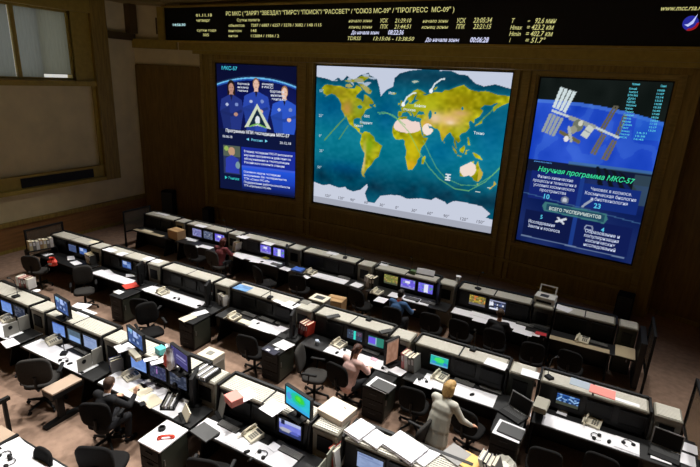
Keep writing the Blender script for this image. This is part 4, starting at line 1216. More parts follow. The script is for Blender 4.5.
def fuse(mb, name, material, parent, voxel=0.012, smooth=4):
    """joins overlapping solids into one continuous skin"""
    o = mb.build(name, material, parent)
    r = o.modifiers.new('fuse', 'REMESH'); r.mode = 'VOXEL'; r.voxel_size = voxel; r.use_smooth_shade = True
    s = o.modifiers.new('soften', 'SMOOTH'); s.iterations = smooth; s.factor = 0.5
    bpy.context.view_layer.update()
    me = bpy.data.meshes.new_from_object(o.evaluated_get(bpy.context.evaluated_depsgraph_get()))
    o.modifiers.clear()
    old = o.data
    o.data = me
    bpy.data.meshes.remove(old)
    return o

SKIN = mat('skin', (216, 166, 138), 0.6)
def hand(mb, wrist, d, up, side):
    """palm, four unequal bent fingers and a thumb leaving the side of the palm"""
    w, d, up = Vector(wrist), Vector(d).normalized(), Vector(up).normalized()
    s = d.cross(up).normalized() * side
    up = s.cross(d).normalized() * side if side > 0 else d.cross(s).normalized()
    if up.z < 0:
        up = -up
    pc = w + d * .045
    capsule(mb, w, w + d * .03, .027, .030)
    for k in range(4):
        o = s * (-.030 + .020 * k)
        capsule(mb, w + d * .02 + o * .7, w + d * .085 + o, .014, .012)
        L = (.062, .074, .070, .054)[k]
        base = w + d * .085 + o
        mid = base + d * L * .55 - up * .010
        tip = mid + d * L * .35 - up * .028
        capsule(mb, base, mid, .0105, .0095, n=8, steps=3); capsule(mb, mid, tip, .0095, .008, n=8, steps=3)
    b = w + d * .03 - s * .030
    m1 = b - s * .030 + d * .030 - up * .008
    t = m1 + d * .032 - s * .006 - up * .010
    capsule(mb, b, m1, .014, .011, n=8, steps=3); capsule(mb, m1, t, .011, .009, n=8, steps=3)

def person(label, loc, rz, J, top, top_m, legs_m, hair_m, hair, shoe_m=None, sleeves=True, shirt=None, coat=None):
    """J: joints in the person's own frame (facing +y). One continuous body; clothes and hair are its children."""
    t = thing('person', label, 'person', loc, rz)
    V = lambda k: Vector(J[k])
    pel, chest, neck, head = V('pelvis'), V('chest'), V('neck'), V('head')
    hd = (head - neck).normalized()
    fw = Vector(J.get('look', (0, 1, -.15))).normalized()
    rt = fw.cross(hd).normalized()
    fw = hd.cross(rt).normalized()
    mb = MB()
    capsule(mb, pel, (pel + chest) / 2, .135, .125, 1.15, .85)
    capsule(mb, (pel + chest) / 2, chest, .125, .150, 1.15, .78)
    capsule(mb, chest, chest + (neck - chest) * .6, .145, .08, 1.15, .75)
    capsule(mb, neck - hd * .05, head - hd * .04, .055, .052)
    # head: skull, face, jaw, nose, brow, ears
    capsule(mb, head + hd * .03 - fw * .015, head + hd * .025 + fw * .02, .078, .074)
    capsule(mb, head + fw * .03, head - hd * .075 + fw * .045, .064, .042)
    capsule(mb, head + hd * .012 + fw * .098, head - hd * .028 + fw * .115, .010, .015, n=8)
    capsule(mb, head - hd * .062 + fw * .088 - rt * .018, head - hd * .062 + fw * .088 + rt * .018, .010, .010, n=8)
    for s_ in (-1, 1):
        capsule(mb, head + rt * s_ * .082 + hd * .02 - fw * .01, head + rt * s_ * .078 - hd * .025, .016, .011, n=8)
        capsule(mb, head + rt * s_ * .018 + hd * .035 + fw * .088, head + rt * s_ * .045 + hd * .034 + fw * .075, .011, .010, n=8)
        sh, el, wr = V('shoulder%d' % s_), V('elbow%d' % s_), V('wrist%d' % s_)
        capsule(mb, chest + (neck - chest) * .45 + (sh - chest) * .2, sh, .075, .062)
        capsule(mb, sh, el, .055, .042); capsule(mb, el, wr, .042, .027)
        hd_ = J.get('hand%d' % s_, tuple((wr - el).normalized() * 1.0))
        hand(mb, wr, hd_, (0, 0, 1), s_)
        hp, kn, an, toe = V('hip%d' % s_), V('knee%d' % s_), V('ankle%d' % s_), V('toe%d' % s_)
        capsule(mb, hp, kn, .088, .058); capsule(mb, kn, kn + (an - kn) * .4, .056, .056); capsule(mb, kn + (an - kn) * .4, an, .056, .036)
        capsule(mb, an + Vector((0, -.03, -.03)), toe, .040, .030)
    fuse(mb, 'body', SKIN, t, .010, 3)
    # eyes
    for s_ in (-1, 1):
        e = MB(); e.sm = True
        c = head + rt * s_ * .031 + hd * .012 + fw * .090
        e.ball(tuple(c), .011, 8, 6); e.build('eye', mat('eye_dark', (40, 34, 30), .3), t)
    # upper garment
    g = MB()
    x = .014
    capsule(g, pel + Vector((0, 0, -.02)), (pel + chest) / 2, .142 + x, .130 + x, 1.17, .88)
    capsule(g, (pel + chest) / 2, chest, .130 + x, .155 + x, 1.17, .82)
    capsule(g, chest, chest + (neck - chest) * .62, .150 + x, .085 + x * .6, 1.17, .80)
    for s_ in (-1, 1):
        sh, el, wr = V('shoulder%d' % s_), V('elbow%d' % s_), V('wrist%d' % s_)
        capsule(g, chest + (neck - chest) * .42 + (sh - chest) * .2, sh, .082 + x * .5, .068 + x * .6)
        capsule(g, sh, el, .064 + x * .4, .052 + x * .4)
        if sleeves:
            capsule(g, el, wr - (wr - el) * .06, .052 + x * .4, .036 + x * .3)
    if coat:
        for a, b_, r1, r2, sx, sy in coat:
            capsule(g, a, b_, r1, r2, sx, sy)
    fuse(g, top, top_m, t, .013, 5)
    if shirt:
        c = MB(); c.M = Matrix.Identity(4)
        capsule(c, neck - hd * .07, neck - hd * .025, .074, .066); fuse(c, 'shirt_collar', shirt, t, .008, 2)
    g = MB()
    for s_ in (-1, 1):
        hp, kn, an = V('hip%d' % s_), V('knee%d' % s_), V('ankle%d' % s_)
        capsule(g, pel + Vector((0, 0, -.03)), hp, .125, .10, 1.1, .9)
        capsule(g, hp, kn, .100, .070); capsule(g, kn, an + (kn - an) * .12, .070, .058)
    fuse(g, 'trousers', legs_m, t, .014, 4)
    for s_ in (-1, 1):
        an, toe = V('ankle%d' % s_), V('toe%d' % s_)
        g = MB(); capsule(g, an + Vector((0, -.035, -.035)), toe, .050, .040, 1, 1); fuse(g, 'shoe', shoe_m or BLACKP, t, .012, 2)
    h = MB()
    capsule(h, head + hd * .035 - fw * .020, head + hd * .040 + fw * .012, .089, .078)
    capsule(h, head + hd * .02 - fw * .035, head - hd * .035 - fw * .035, .088, .070)
    for a, b_, r1, r2 in hair(head, hd, fw, rt):
        capsule(h, a, b_, r1, r2)
    fuse(h, 'hair', hair_m, t, .010, 2)
    return t

def sit(desk=.78, reach=.46, lean=.10, arms=None):
    J = dict(pelvis=(0, -.02, .57), chest=(0, .04 + lean * .5, .90), neck=(0, .09 + lean, 1.10), head=(0, .14 + lean * 1.3, 1.255))
    for s in (-1, 1):
        J['shoulder%d' % s] = (s * .185, .06 + lean * .8, 1.05)
        J['elbow%d' % s] = (s * .27, .20 + lean, .83)
        J['wrist%d' % s] = (s * .16, reach, desk + .04)
        J['hand%d' % s] = (-s * .1, 1, -.1)
        J['hip%d' % s] = (s * .10, 0, .56); J['knee%d' % s] = (s * .14, .40, .52); J['ankle%d' % s] = (s * .14, .36, .10); J['toe%d' % s] = (s * .15, .50, .045)
    J['look'] = (0, 1, -.35)
    if arms:
        J.update(arms)
    return J
short = lambda h, u, f, r: [(h + u * .05, h + u * .050 + f * .03, .078, .066)]
ponytail = lambda h, u, f, r: [(h - f * .10 + u * .03, h - f * .135 - u * .03, .034, .038), (h - f * .135 - u * .03, h - f * .12 - u * .22, .038, .018)]
bob = lambda h, u, f, r: [(h - f * .03 + r * .06, h - f * .02 - u * .10 + r * .065, .055, .045), (h - f * .03 - r * .06, h - f * .02 - u * .10 - r * .065, .055, .045), (h - f * .06, h - f * .07 - u * .12, .075, .055), (h + u * .05, h + u * .06 + f * .03, .086, .074)]
SUIT = mat('dark_suit', (13, 13, 17), 0.85, noise=.1, scale=40)
DARKT = mat('dark_trousers', (26, 26, 30), 0.9)
person('person in a dark suit sitting at a white desk, one hand raised', (-5.55, 3.52, 0), math.radians(4),
       sit(.76, .44, .05, {'elbow1': (.30, .30, .84), 'wrist1': (.24, .50, .93), 'hand1': (.02, .35, 1.0), 'look': (-.2, 1, -.5)}), 'jacket', SUIT, DARKT, mat('brown_hair', (62, 42, 28), .7), short, shirt=mat('white_shirt', (220, 220, 226), .8))
person('person in a pale pink top with a dark ponytail, sitting at a white desk', (-3.10, 6.15, 0), math.radians(-12),
       sit(.76, .46, .10), 'blouse', mat('pale_pink_cloth', (228, 188, 180), .85, noise=.10, scale=20), DARKT, mat('dark_brown_hair', (70, 40, 30), .6), ponytail)
stand = dict(pelvis=(0, 0, .94), chest=(0, .10, 1.26), neck=(0, .20, 1.45), head=(0, .27, 1.59), look=(.2, 1, -.75))
stand.update({'shoulder-1': (-.18, .15, 1.38), 'elbow-1': (-.22, .27, 1.14), 'wrist-1': (-.12, .46, 1.02), 'hand-1': (.1, 1, -.3),
              'shoulder1': (.18, .15, 1.38), 'elbow1': (.31, .22, 1.14), 'wrist1': (.42, .37, 1.01), 'hand1': (.4, 1, -.35),
              'hip-1': (-.10, .0, .92), 'hip1': (.10, .0, .92), 'knee-1': (-.10, .03, .50), 'knee1': (.11, .04, .50), 'ankle-1': (-.11, -.03, .09), 'ankle1': (.11, -.02, .09), 'toe-1': (-.13, .12, .045), 'toe1': (.13, .13, .045)})
person('person with blonde bobbed hair in a long white blouse, standing bent over', (-1.40, 5.55, 0), math.radians(-14), stand,
       'blouse', mat('white_blouse', (206, 204, 192), .85, noise=.06, scale=14), mat('grey_brown_trousers', (92, 82, 74), .9), mat('blonde_hair', (196, 158, 100), .55, noise=.3, scale=30, stretch=(3, 3, 1)), bob,
       coat=[((0, .02, .96), (0, -.03, .70), .165, .185, 1.2, .95), ((0, .06, 1.15), (0, .0, .94), .16, .17, 1.2, .9)])
person('person with reddish hair in a dark red top, sitting at the front row', (-8.46, 9.03, 0), math.radians(5),
       sit(.76, .44, .06), 'jumper', mat('dark_red_knit', (118, 56, 60), .9, noise=.2, scale=25), DARKT, mat('auburn_hair', (84, 36, 26), .6), bob)
person('person in a blue shirt with dark hair, sitting before violet displays', (-3.32, 8.60, 0), math.radians(-5),
       sit(.76, .44, .08, {'elbow1': (.34, .22, .84), 'wrist1': (.28, .44, .80)}), 'shirt', mat('blue_shirt', (62, 96, 140), .85), DARKT, mat('black_hair', (34, 26, 24), .6), short, shirt=mat('red_collar', (196, 70, 50), .8))
person('person in black with short brown hair, sitting before the white listing display', (-1.31, 8.84, 0), math.radians(4),
       sit(.76, .40, .08), 'jacket', mat('black_jacket', (20, 20, 22), .9), DARKT, mat('dull_brown_hair', (74, 56, 38), .7), short)
# ------------------------------------------------------------------ things on the desks and consoles
D_, T_ = DZ + .0055, 1.1455
def xy(px, py, z):
    p = on_z(px, py, z)
    return (round(p[0], 3), round(p[1], 3))
def keyboard_b():
    t = thing('keyboard', '', '')
    MB().prism([(-.07, 0), (-.07, .012), (.07, .026), (.07, 0)], -.215, .215).build('case', BLACKP, t)
    k = MB()
    for j in range(5):
        y0 = -.062 + j * .024; z = .0125 + (y0 + .07) * .1
        for i in range(15):
            k.box(-.205 + i * .0273, -.205 + i * .0273 + .023, y0, y0 + .019, z, z + .007)
    k.build('keys', mat('dark_key_caps', (104, 103, 100), .55), t)
    return t
def mouse_b():
    t = thing('computer_mouse', '', '')
    m_ = MB(); m_.sm = True
    m_.ball((0, 0, .012), (.031, .055, .024), 12, 8)
    for i, v in enumerate(m_.v):
        m_.v[i] = (v[0], v[1], max(v[2], 0.0))
    m_.build('shell', BLACKP, t)
    MB().box(-.003, .003, .015, .035, .030, .037).build('wheel', DARKGREY, t)
    return t
def phone_b():
    t = thing('telephone', '', '')
    MB().prism([(-.11, 0), (-.11, .03), (.10, .07), (.10, 0)], -.12, .12).build('base', OFFW, t)
    h = MB(); h.sm = True
    h.tube([(-.075, -.10, .062), (-.075, -.06, .082), (-.075, .05, .10), (-.075, .09, .092)], [.02, .014, .014, .02], 8)
    h.ball((-.075, -.085, .055), (.026, .03, .02)); h.ball((-.075, .08, .085), (.026, .03, .02))
    h.build('handset', OFFW, t)
    k = MB()
    for j in range(4):
        for i in range(3):
            x, y = .0 + i * .032, -.075 + j * .03
            z = .03 + (y + .11) * .19
            k.box(x, x + .022, y, y + .02, z, z + .010)
    k.build('keypad', GREY, t)
    MB().prism([(.055, .061), (.055, .066), (.09, .073), (.09, .067)], -.02, .10).build('display_strip', DARKGREY, t)
    c = MB()
    c.tube([(-.075 + .012 * math.cos(q * 1.6), -.115 - .006 * q, .02 + .012 * math.sin(q * 1.6) * .8 + .012) for q in range(14)], .004, 5)
    c.build('cord', OFFW, t)
    return t
def headset_b():
    t = thing('headset', '', '')
    b = MB(); b.tube([(.075 * math.cos(a), .085 * math.sin(a), .02) for a in [PI * k / 10 for k in range(11)]], .007, 6).build('band', BLACKP, t)
    for s in (-1, 1):
        m_ = MB(); m_.lathe([(.028, 0), (.034, .012), (.034, .03), (.02, .04)], 10, (s * .075, -.01, 0)); m_.build('ear_cup', BLACKP, t)
    MB().tube([(-.085, -.01, .02), (-.08, -.07, .022), (-.03, -.105, .02)], .004, 5).build('microphone_boom', BLACKP, t)
    return t
def mic_b():
    t = thing('gooseneck_microphone', '', '')
    MB().cbox(-.05, .05, -.06, .06, 0, .035, .008).build('base', BLACKP, t)
    MB().tube([(0, .03, .03), (0, .035, .20), (.0, .01, .33), (0, -.05, .40)], .006, 6).build('stem', BLACKP, t)
    MB().tube([(0, -.045, .396), (0, -.09, .42)], [.014, .017], 8).build('microphone_head', DARKGREY, t)
    return t
def monitor_b(kind, frame=None):
    def f():
        t = thing('desktop_monitor', '', '')
        MB().cbox(-.13, .13, -.09, .09, 0, .015, .004).build('foot', frame or BLACKP, t)
        MB().box(-.03, .03, .0, .03, .015, .20).build('stand', frame or BLACKP, t)
        mb = MB().box(-.245, .245, -.002, .035, .085, .385)
        mb.box(-.245, .245, -.016, -.002, .085, .103).box(-.245, .245, -.016, -.002, .370, .385).box(-.245, -.229, -.016, -.002, .103, .370).box(.229, .245, -.016, -.002, .103, .370)
        mo = mb.build('housing', frame or BLACKP, t)
        if kind:
            picture('display', small_pic(kind), .458, .267, mo, -.004, -.229, .103)
        else:
            MB().box(-.229, .229, -.006, -.002, .103, .37).build('display', SCREEN_OFF, mo)
        return t
    return f
def upright_b(kind):
    """monitor turned on end"""
    def f():
        t = thing('upright_monitor', '', '')
        MB().cbox(-.10, .10, -.09, .09, 0, .015, .004).build('foot', BLACKP, t)
        MB().box(-.025, .025, .02, .05, .015, .25).build('stand', BLACKP, t)
        mb = MB().box(-.16, .16, 0, .035, .05, .50).box(-.16, .16, -.014, 0, .05, .066).box(-.16, .16, -.014, 0, .484, .50).box(-.16, -.145, -.014, 0, .066, .484).box(.145, .16, -.014, 0, .066, .484)
        mo = mb.build('housing', BLACKP, t)
        if kind:
            picture('display', small_pic(kind), .29, .418, mo, -.003, -.145, .066)
        else:
            MB().box(-.145, .145, -.005, 0, .066, .484).build('display', SCREEN_OFF, mo)
        return t
    return f
def laptop_b(body, kind=None, ang=105):
    def f():
        t = thing('laptop', '', '')
        MB().cbox(-.18, .18, -.13, .12, 0, .022, .004).build('base', body, t)
        k = MB()
        for j in range(5):
            k.box(-.16, .16, -.03 + j * .026, -.03 + j * .026 + .02, .022, .026)
        k.build('keys', DARKGREY, t)
        l = MB(); l.M = Matrix.Translation((0, .12, .022)) @ Matrix.Rotation(-math.radians(ang - 90), 4, 'X')
        l.box(-.18, .18, 0, .012, 0, .245)
        lid = l.build('lid', mat('laptop_lid_grey', (150, 150, 150), .45), t)
        s = MB(); s.M = l.M; s.box(-.165, .165, -.003, 0, .018, .23); s.build('display', SCREEN_OFF, lid)
        return t
    return f
def closed_laptop_b():
    t = thing('closed_laptop', '', '')
    MB().cbox(-.17, .17, -.12, .12, 0, .014, .003).build('base', DARKGREY, t)
    MB().cbox(-.17, .17, -.12, .12, .0155, .027, .004).build('lid', mat('slate_lid', (70, 70, 70), .45), t)
    return t
NP = [0]
def sheet(label, px, py, z, w=.21, h=.297, a=0, m=None, group=None, thick=.004, cat='paper', name='paper_sheet'):
    x, y = xy(px, py, z)
    NP[0] += 1
    r = random.Random(NP[0])
    pts = [(-w / 2, -h / 2), (w / 2, -h / 2), (w / 2, h / 2), (-w / 2, h / 2)]
    pts = [(p[0] + r.uniform(-.006, .006), p[1] + r.uniform(-.006, .006)) for p in pts]
    mb = MB()
    if thick > .01:
        n = max(2, int(thick / .008))
        for k in range(n):
            j = (r.uniform(-.006, .006), r.uniform(-.006, .006))
            mb.slab([(p[0] + j[0], p[1] + j[1]) for p in pts], thick * k / n, thick * (k + .92) / n)
    else:
        mb.slab(pts, 0, thick)
    o = mb.build(name, m or WHITE)
    o.location = (x, y, z); o.rotation_euler = (0, 0, math.radians(a))
    return tag(o, label, cat, group)
def put(key, builder, label, cat, px, py, z, a=0, group=None):
    x, y = xy(px, py, z)
    return inst(key, builder, (x, y, z), math.radians(a), label, cat, group)
def binder_row(place, px, py, z, cols, a=0, h=.30, th=.055, dep=.24, lean=0.0, group=None):
    """upright binders side by side; each is a thing of its own"""
    x, y = xy(px, py, z)
    h, th, dep = h * .86, th * .86, dep * .86
    n = len(cols)
    for i, (cname, m) in enumerate(cols):
        off = (i - (n - 1) / 2) * (th + .004)
        ca, sa = math.cos(math.radians(a)), math.sin(math.radians(a))
        lab = '%s upright binder, %s of %d, %s' % (cname, ['first', 'second', 'third', 'fourth', 'fifth', 'sixth', 'seventh', 'eighth'][i], n, place)
        t = thing('binder', lab, 'binder', (x + off * ca, y + off * sa, z), math.radians(a), group or 'binders')
        hh = h - .012 * (i % 3)
        sk = lambda zz: lean * zz
        def slabx(mb, x0, x1, y0, y1, z0, z1):
            mb.add([(x0 + sk(z0), y0, z0), (x1 + sk(z0), y0, z0), (x1 + sk(z0), y1, z0), (x0 + sk(z0), y1, z0), (x0 + sk(z1), y0, z1), (x1 + sk(z1), y0, z1), (x1 + sk(z1), y1, z1), (x0 + sk(z1), y1, z1)],
                   [(0, 3, 2, 1), (4, 5, 6, 7), (0, 1, 5, 4), (1, 2, 6, 5), (2, 3, 7, 6), (3, 0, 4, 7)])
        mb = MB(); slabx(mb, -th / 2, -th / 2 + .004, -dep / 2, dep / 2, 0, hh); slabx(mb, th / 2 - .004, th / 2, -dep / 2, dep / 2, 0, hh); slabx(mb, -th / 2 + .004, th / 2 - .004, -dep / 2, -dep / 2 + .004, 0, hh)
        mb.build('cover', m, t)
        mb = MB(); slabx(mb, -th / 2 + .006, th / 2 - .006, -dep / 2 + .006, dep / 2 - .012, .006, hh - .012); mb.build('pages', CREAM, t)
        mb = MB(); slabx(mb, -th / 2 + .012, th / 2 - .012, -dep / 2 - .002, -dep / 2, hh * .5, hh * .85); mb.build('spine_label', WHITE, t)
def box_thing(name, label, cat, px, py, z, w, d, h, m, a=0, lid=True, group=None):
    x, y = xy(px, py, z)
    t = thing(name, label, cat, (x, y, z), math.radians(a), group)
    MB().cbox(-w / 2, w / 2, -d / 2, d / 2, 0, h - (.012 if lid else 0), .005).build('body', m, t)
    if lid:
        MB().cbox(-w / 2 - .004, w / 2 + .004, -d / 2 - .004, d / 2 + .004, h - .012, h, .004).build('lid', m, t)
    return t
GK, GP, GT, GM, GH, GU = 'black keyboards on the desks', 'loose papers on the desks', 'ivory telephones on the desks', 'black computer mice on the desks', 'headsets left on the desks', 'gooseneck microphones'

# monitors standing on the consoles
put('m1', monitor_b('windows'), 'small black monitor showing many windows, standing above the brown side table desk', 'monitor', 64, 318, T_, -8)
put('m2', monitor_b('windows'), 'black monitor showing many windows, standing beside the red and white bag', 'monitor', 137, 352, T_, -12)
put('m3', monitor_b('notice'), 'monitor with a plain violet notice, standing right behind the red and white bag', 'monitor', 181, 372, T_, -14)
put('m4', monitor_b('heat'), 'black monitor with a bright cyan and green map, standing on a console', 'monitor', 298, 417, T_, -14)
# upright side monitors
put('u1', upright_b(None), 'dark upright monitor seen edge-on beside the navy notebook', 'monitor', 292, 336, D_, -68)
put('u2', upright_b('brown'), 'upright monitor with a brown picture beside the woman in pink', 'monitor', 391, 365, D_, 70)
put('u3', upright_b(None), 'dark upright monitor at the second-row red folder desk end', 'monitor', 141, 284, D_, -60)
put('u4', upright_b(None), 'dark upright monitor between the violet displays and grey cabinet, front row', 'monitor', 286, 264.5, D_, -60)
put('u5', upright_b(None), 'dark upright monitor beside the white-violet display, desk of man in blue', 'monitor', 437, 303, D_, -62)
put('u6', upright_b(None), 'dark upright monitor near the suited man, beside the paper tray', 'monitor', 195, 403, D_, -62)
put('u7', upright_b(None), 'dark upright monitor at the wine folder, second row', 'monitor', 208, 305, D_, -62)
# laptops
def desk_screen(label, X, y0, y1, m):
    t = thing('desk_screen', label, 'desk screen', (X, y0, D_))
    L = y1 - y0
    MB().box(-.008, .008, 0, L * .56, .012, .24).build('panel', m, t); MB().box(-.004, .012, L * .58, L, .012, .28).build('panel', m, t)
    MB().box(-.05, .05, .02, .06, 0, .012).box(-.05, .05, L - .06, L - .02, 0, .012).build('foot', BLACKP, t)
    MB().lathe([(.035, .0), (.035, .003)], 14, (0, 0, 0)).build('round_port', BLACKP, t).matrix_local = Matrix.Translation((.008, L * .25, .16)) @ Matrix.Rotation(PI / 2, 4, 'Y')
GPL = mat('pale_grey_plate', (150, 148, 140), .6)
desk_screen('grey two-leaf desk screen at the window end, third row', ST[3, 5][2] + .02, 4.80 - .83, 4.80 - .40, GPL)
desk_screen('grey two-leaf desk screen between the suited man and three blue displays', ST[3, 4][2] + .02, 4.80 - .83, 4.80 - .40, GPL)
desk_screen('grey-green two-leaf desk screen before the flat ivory case', ST[3, 2][3] - .02, 4.80 - .83, 4.80 - .40, mat('grey_green_plate', (120, 122, 108), .6))
put('l2', laptop_b(BLACKP), 'black laptop open on the end cabinet beside the standing woman, second row', 'laptop', 513, 415, D_, -25)
put('l2', laptop_b(BLACKP), 'black laptop open at the carpet end of the second row', 'laptop', 664, 455, D_, -8)
put('l2', laptop_b(BLACKP), 'black laptop open beside the front-row red folder under the white printer', 'laptop', 540, 327, D_, -10)
put('l3', closed_laptop_b, 'dark grey closed laptop lying on the white desk near the pink box', 'laptop', 205, 433, D_, -8)
put('l3', closed_laptop_b, 'dark grey closed laptop on white papers, pedestal by the waste bin', 'laptop', 511, 432, D_ + .004, -6)
put('l3', closed_laptop_b, 'dark grey closed laptop on the pedestal beside the woman in pink', 'laptop', 383, 387, D_ + .004, -8)

# telephones
for lab, px, py, a in [('at the window end of the third row', 8, 320, -15), ('under three blue displays, third row', 54, 342, -15), ('beside the hand of the suited man', 131, 377, -15), ('beside the photograph display, third row', 253, 436, -18),
                       ('before the man in blue, front row', 377, 293, -10), ('with pale papers, under the blue chart', 234, 318, -12), ('before the woman in pink', 339, 345, -14), ('beside the green display, second row', 440, 378, -12), ('at the second-row end desk, under the pink folder', 592, 423, -10),
                       ('at the front-row end desk beside open carpet', 582, 341, -6), ('right of the blue folder, front row', 311, 273, -8), ('at the second-row desk with the white binder', 163, 293, -12)]:
    put('phone', phone_b, 'ivory desk telephone ' + lab, 'telephone', px, py, D_, a, GT)
# keyboards
for lab, px, py, a in [('under the pale blue display, third row', 82, 351, -4), ('under the dim displays of the suited man', 163, 384, -4), ('under the dark displays beside the pink box', 229, 427, -3), ('under the photograph display, third row', 291, 453, -3),
                       ('before the woman in pink', 371, 352, -4), ('with a sheet laid over it, before the standing woman', 464, 383, -3), ('before the standing woman, under the second dark display', 491, 390, -3), ('beside the telephone under the blue chart', 249, 315, -3), ('middle one under the blue chart', 267, 320, -3),
                       ('before the dark upright monitor under the blue chart', 283, 325, -3), ('nearer the telephone, second-row white binder desk', 175, 288, -3), ('middle one, second-row white binder desk', 189, 291, -3), ('at the wine folder, second-row white binder desk', 203, 295, -3),
                       ('under the violet display of the man in blue', 412, 299, -2), ('under the white-violet display of the man in blue', 428, 303, -2), ('under the dark display of the person in black', 525, 325, -2), ('on the front-row end desk beside open carpet', 598, 344, -2),
                       ('under the yellow note', 277, 265, -2), ('in the middle of the blue folder desk', 344, 278, -2), ('under the dark displays of the end desk, second row', 624, 426, -2)]:
    put('keyboard', keyboard_b, 'black keyboard ' + lab, 'keyboard', px, py, D_, a, GK)
# mice
for lab, px, py in [('under the third-row gooseneck microphone', 70, 364), ('before the suited man', 137, 391), ('before the closed grey laptop', 217, 436), ('on the third-row white desk, under the photograph display', 247, 452), ('nearer the desk edge under the photograph display', 251, 460),
                    ('beside the woman in pink', 337, 353), ('beside the hand of the standing woman', 472, 395), ('under the blue chart', 258, 324), ('near the pale papers of the white binder desk', 199, 306), ('beside the headset at the second-row end desk', 609, 442),
                    ('before the man in blue', 417, 302), ('at the front-row yellow note', 262, 262)]:
    put('mouse', mouse_b, 'black computer mouse ' + lab, 'mouse', px, py, D_, R_.uniform(-40, 20), GM)
# headsets
for lab, px, py, a in [('on the white desk beside the third-row gooseneck microphone', 64, 361, 20), ('near the photograph display on the white desk', 262, 455, -30), ('on the second-row white binder desk', 177, 299, 0), ('on the white desk before the woman in pink', 348, 350, 30),
                       ('on the end desk under the pink folder', 596, 437, 60), ('beside the pen and notes, second row binders', 423, 381, 0), ('beside the upright brown monitor', 386, 368, 40), ('with a yellow tag on the end desk, second row', 628, 444, 10), ('on the desk of the man in blue', 400, 300, 0)]:
    put('headset', headset_b, 'black headset ' + lab, 'headset', px, py, D_, a, GH)
# microphones
for lab, px, py, z, a in [('at the window end console', 16, 297, T_, 0), ('on the white desk, third row', 64, 354, D_, 40), ('on the console under the blue chart sheet', 270, 298, T_, 10), ('above the violet-green display', 369, 320, T_, 0), ('above the standing woman', 473, 350, T_, 0),
                          ('above the world-track display', 549, 378, T_, 50), ('above the person in red', 226, 234, T_, 0), ('above the blue folder desk', 345, 258, T_, 20), ('between the person in black and man in blue', 478, 289, T_, 60), ('near the green-topped case, front row', 411, 273, T_, 0)]:
    put('mic', mic_b, 'thin black gooseneck microphone ' + lab, 'microphone', px, py, z, a, GU)

# papers on consoles
for lab, px, py, w, h, a, m in [('crumpled white sheet beside the small monitor, upper one', 81, 306, .3, .2, 20, None), ('white sheet beside the small monitor, lower one', 86, 313, .34, .2, 0, None), ('white sheet on the console between the two window monitors', 126, 347, .24, .3, -20, None),
      ('white card lying before the red and white bag', 151, 359, .1, .2, -30, None), ('white card beside the teal box', 158, 362, .1, .22, -30, None), ('white printed sheet under the pink box', 244, 396, .24, .3, -20, None), ('white sheet beside the cyan map monitor', 273, 408, .26, .26, -10, None),
      ('big bright sheet lying under the blue chart microphone', 291, 305, .30, .26, -5, None), ('narrow bright sheet under the blue chart microphone', 279, 302, .26, .10, -8, None), ('white sheet above the dark displays of the standing woman', 496, 364, .34, .22, -5, None), ('white sheet with a pointed end on the grey-green cabinet', 531, 374, .28, .2, 0, None),
      ('blue-grey sheet beside the pink folder', 581, 384, .3, .2, -3, mat('blue_grey_sheet', (160, 172, 184), .7)), ('narrow white strip right of the pink folder', 626, 402, .34, .08, -3, None), ('white sheet on the front-row cabinet above the rack', 384, 264, .24, .22, 0, None), ('white sheet above the blue folder desk', 333, 253, .30, .22, 0, None),
      ('white five-sided sheet above the front-row end desk', 562, 308, .36, .24, -20, None), ('bright sheet above the person in red', 243, 237, .34, .22, 0, None), ('bright sheet above the white-violet display, front row', 268, 243.5, .34, .2, 0, None), ('bright sheet above the lilac display', 201, 226, .36, .2, 0, None),
      ('white sheet, first of two above the second-row red folder', 110, 250, .34, .2, 0, None), ('white sheet, second of two above the second-row red folder', 122, 254, .22, .2, 0, None), ('long white sheet above the red folder desk end', 153, 260, .5, .2, 0, None), ('cream sheet above the shelf of binders desk', 94, 242, .24, .18, 0, CREAM),
      ('pale sheet on the cabinet beside the brown carton', 163, 214, .5, .2, 0, None), ('pale chart with dark print on the white-topped cabinet', 305, 302, .22, .16, 0, mat('printed_grey', (120, 118, 110), .7))]:
    sheet(lab, px, py, T_, w, h, a, m, 'papers on the consoles')
sheet('blue and white chart sheet on the console, second row', 243, 288, T_, .36, .24, 0, mat('chart_blue', (96, 140, 190), .6, noise=.5, scale=6), 'papers on the consoles')
sheet('pink folder lying on the second-row end console', 602, 392, T_, .34, .22, -4, PINK, None, .012, 'folder', 'folder')
for lab, px, py, w, h, a, th in [('white paper stack, first on the near console, window side', 360, 432, .24, .32, -14, .05), ('white paper stack, second on the near console, smaller', 376, 440, .22, .26, -14, .03), ('large white paper stack, third on the near console', 405, 449, .44, .34, -16, .05), ('slim white paper stack at the folders on the near console', 428, 458, .14, .32, -20, .02)]:
    sheet(lab, px, py, T_, w, h, a, None, 'paper stacks on the near console', th)

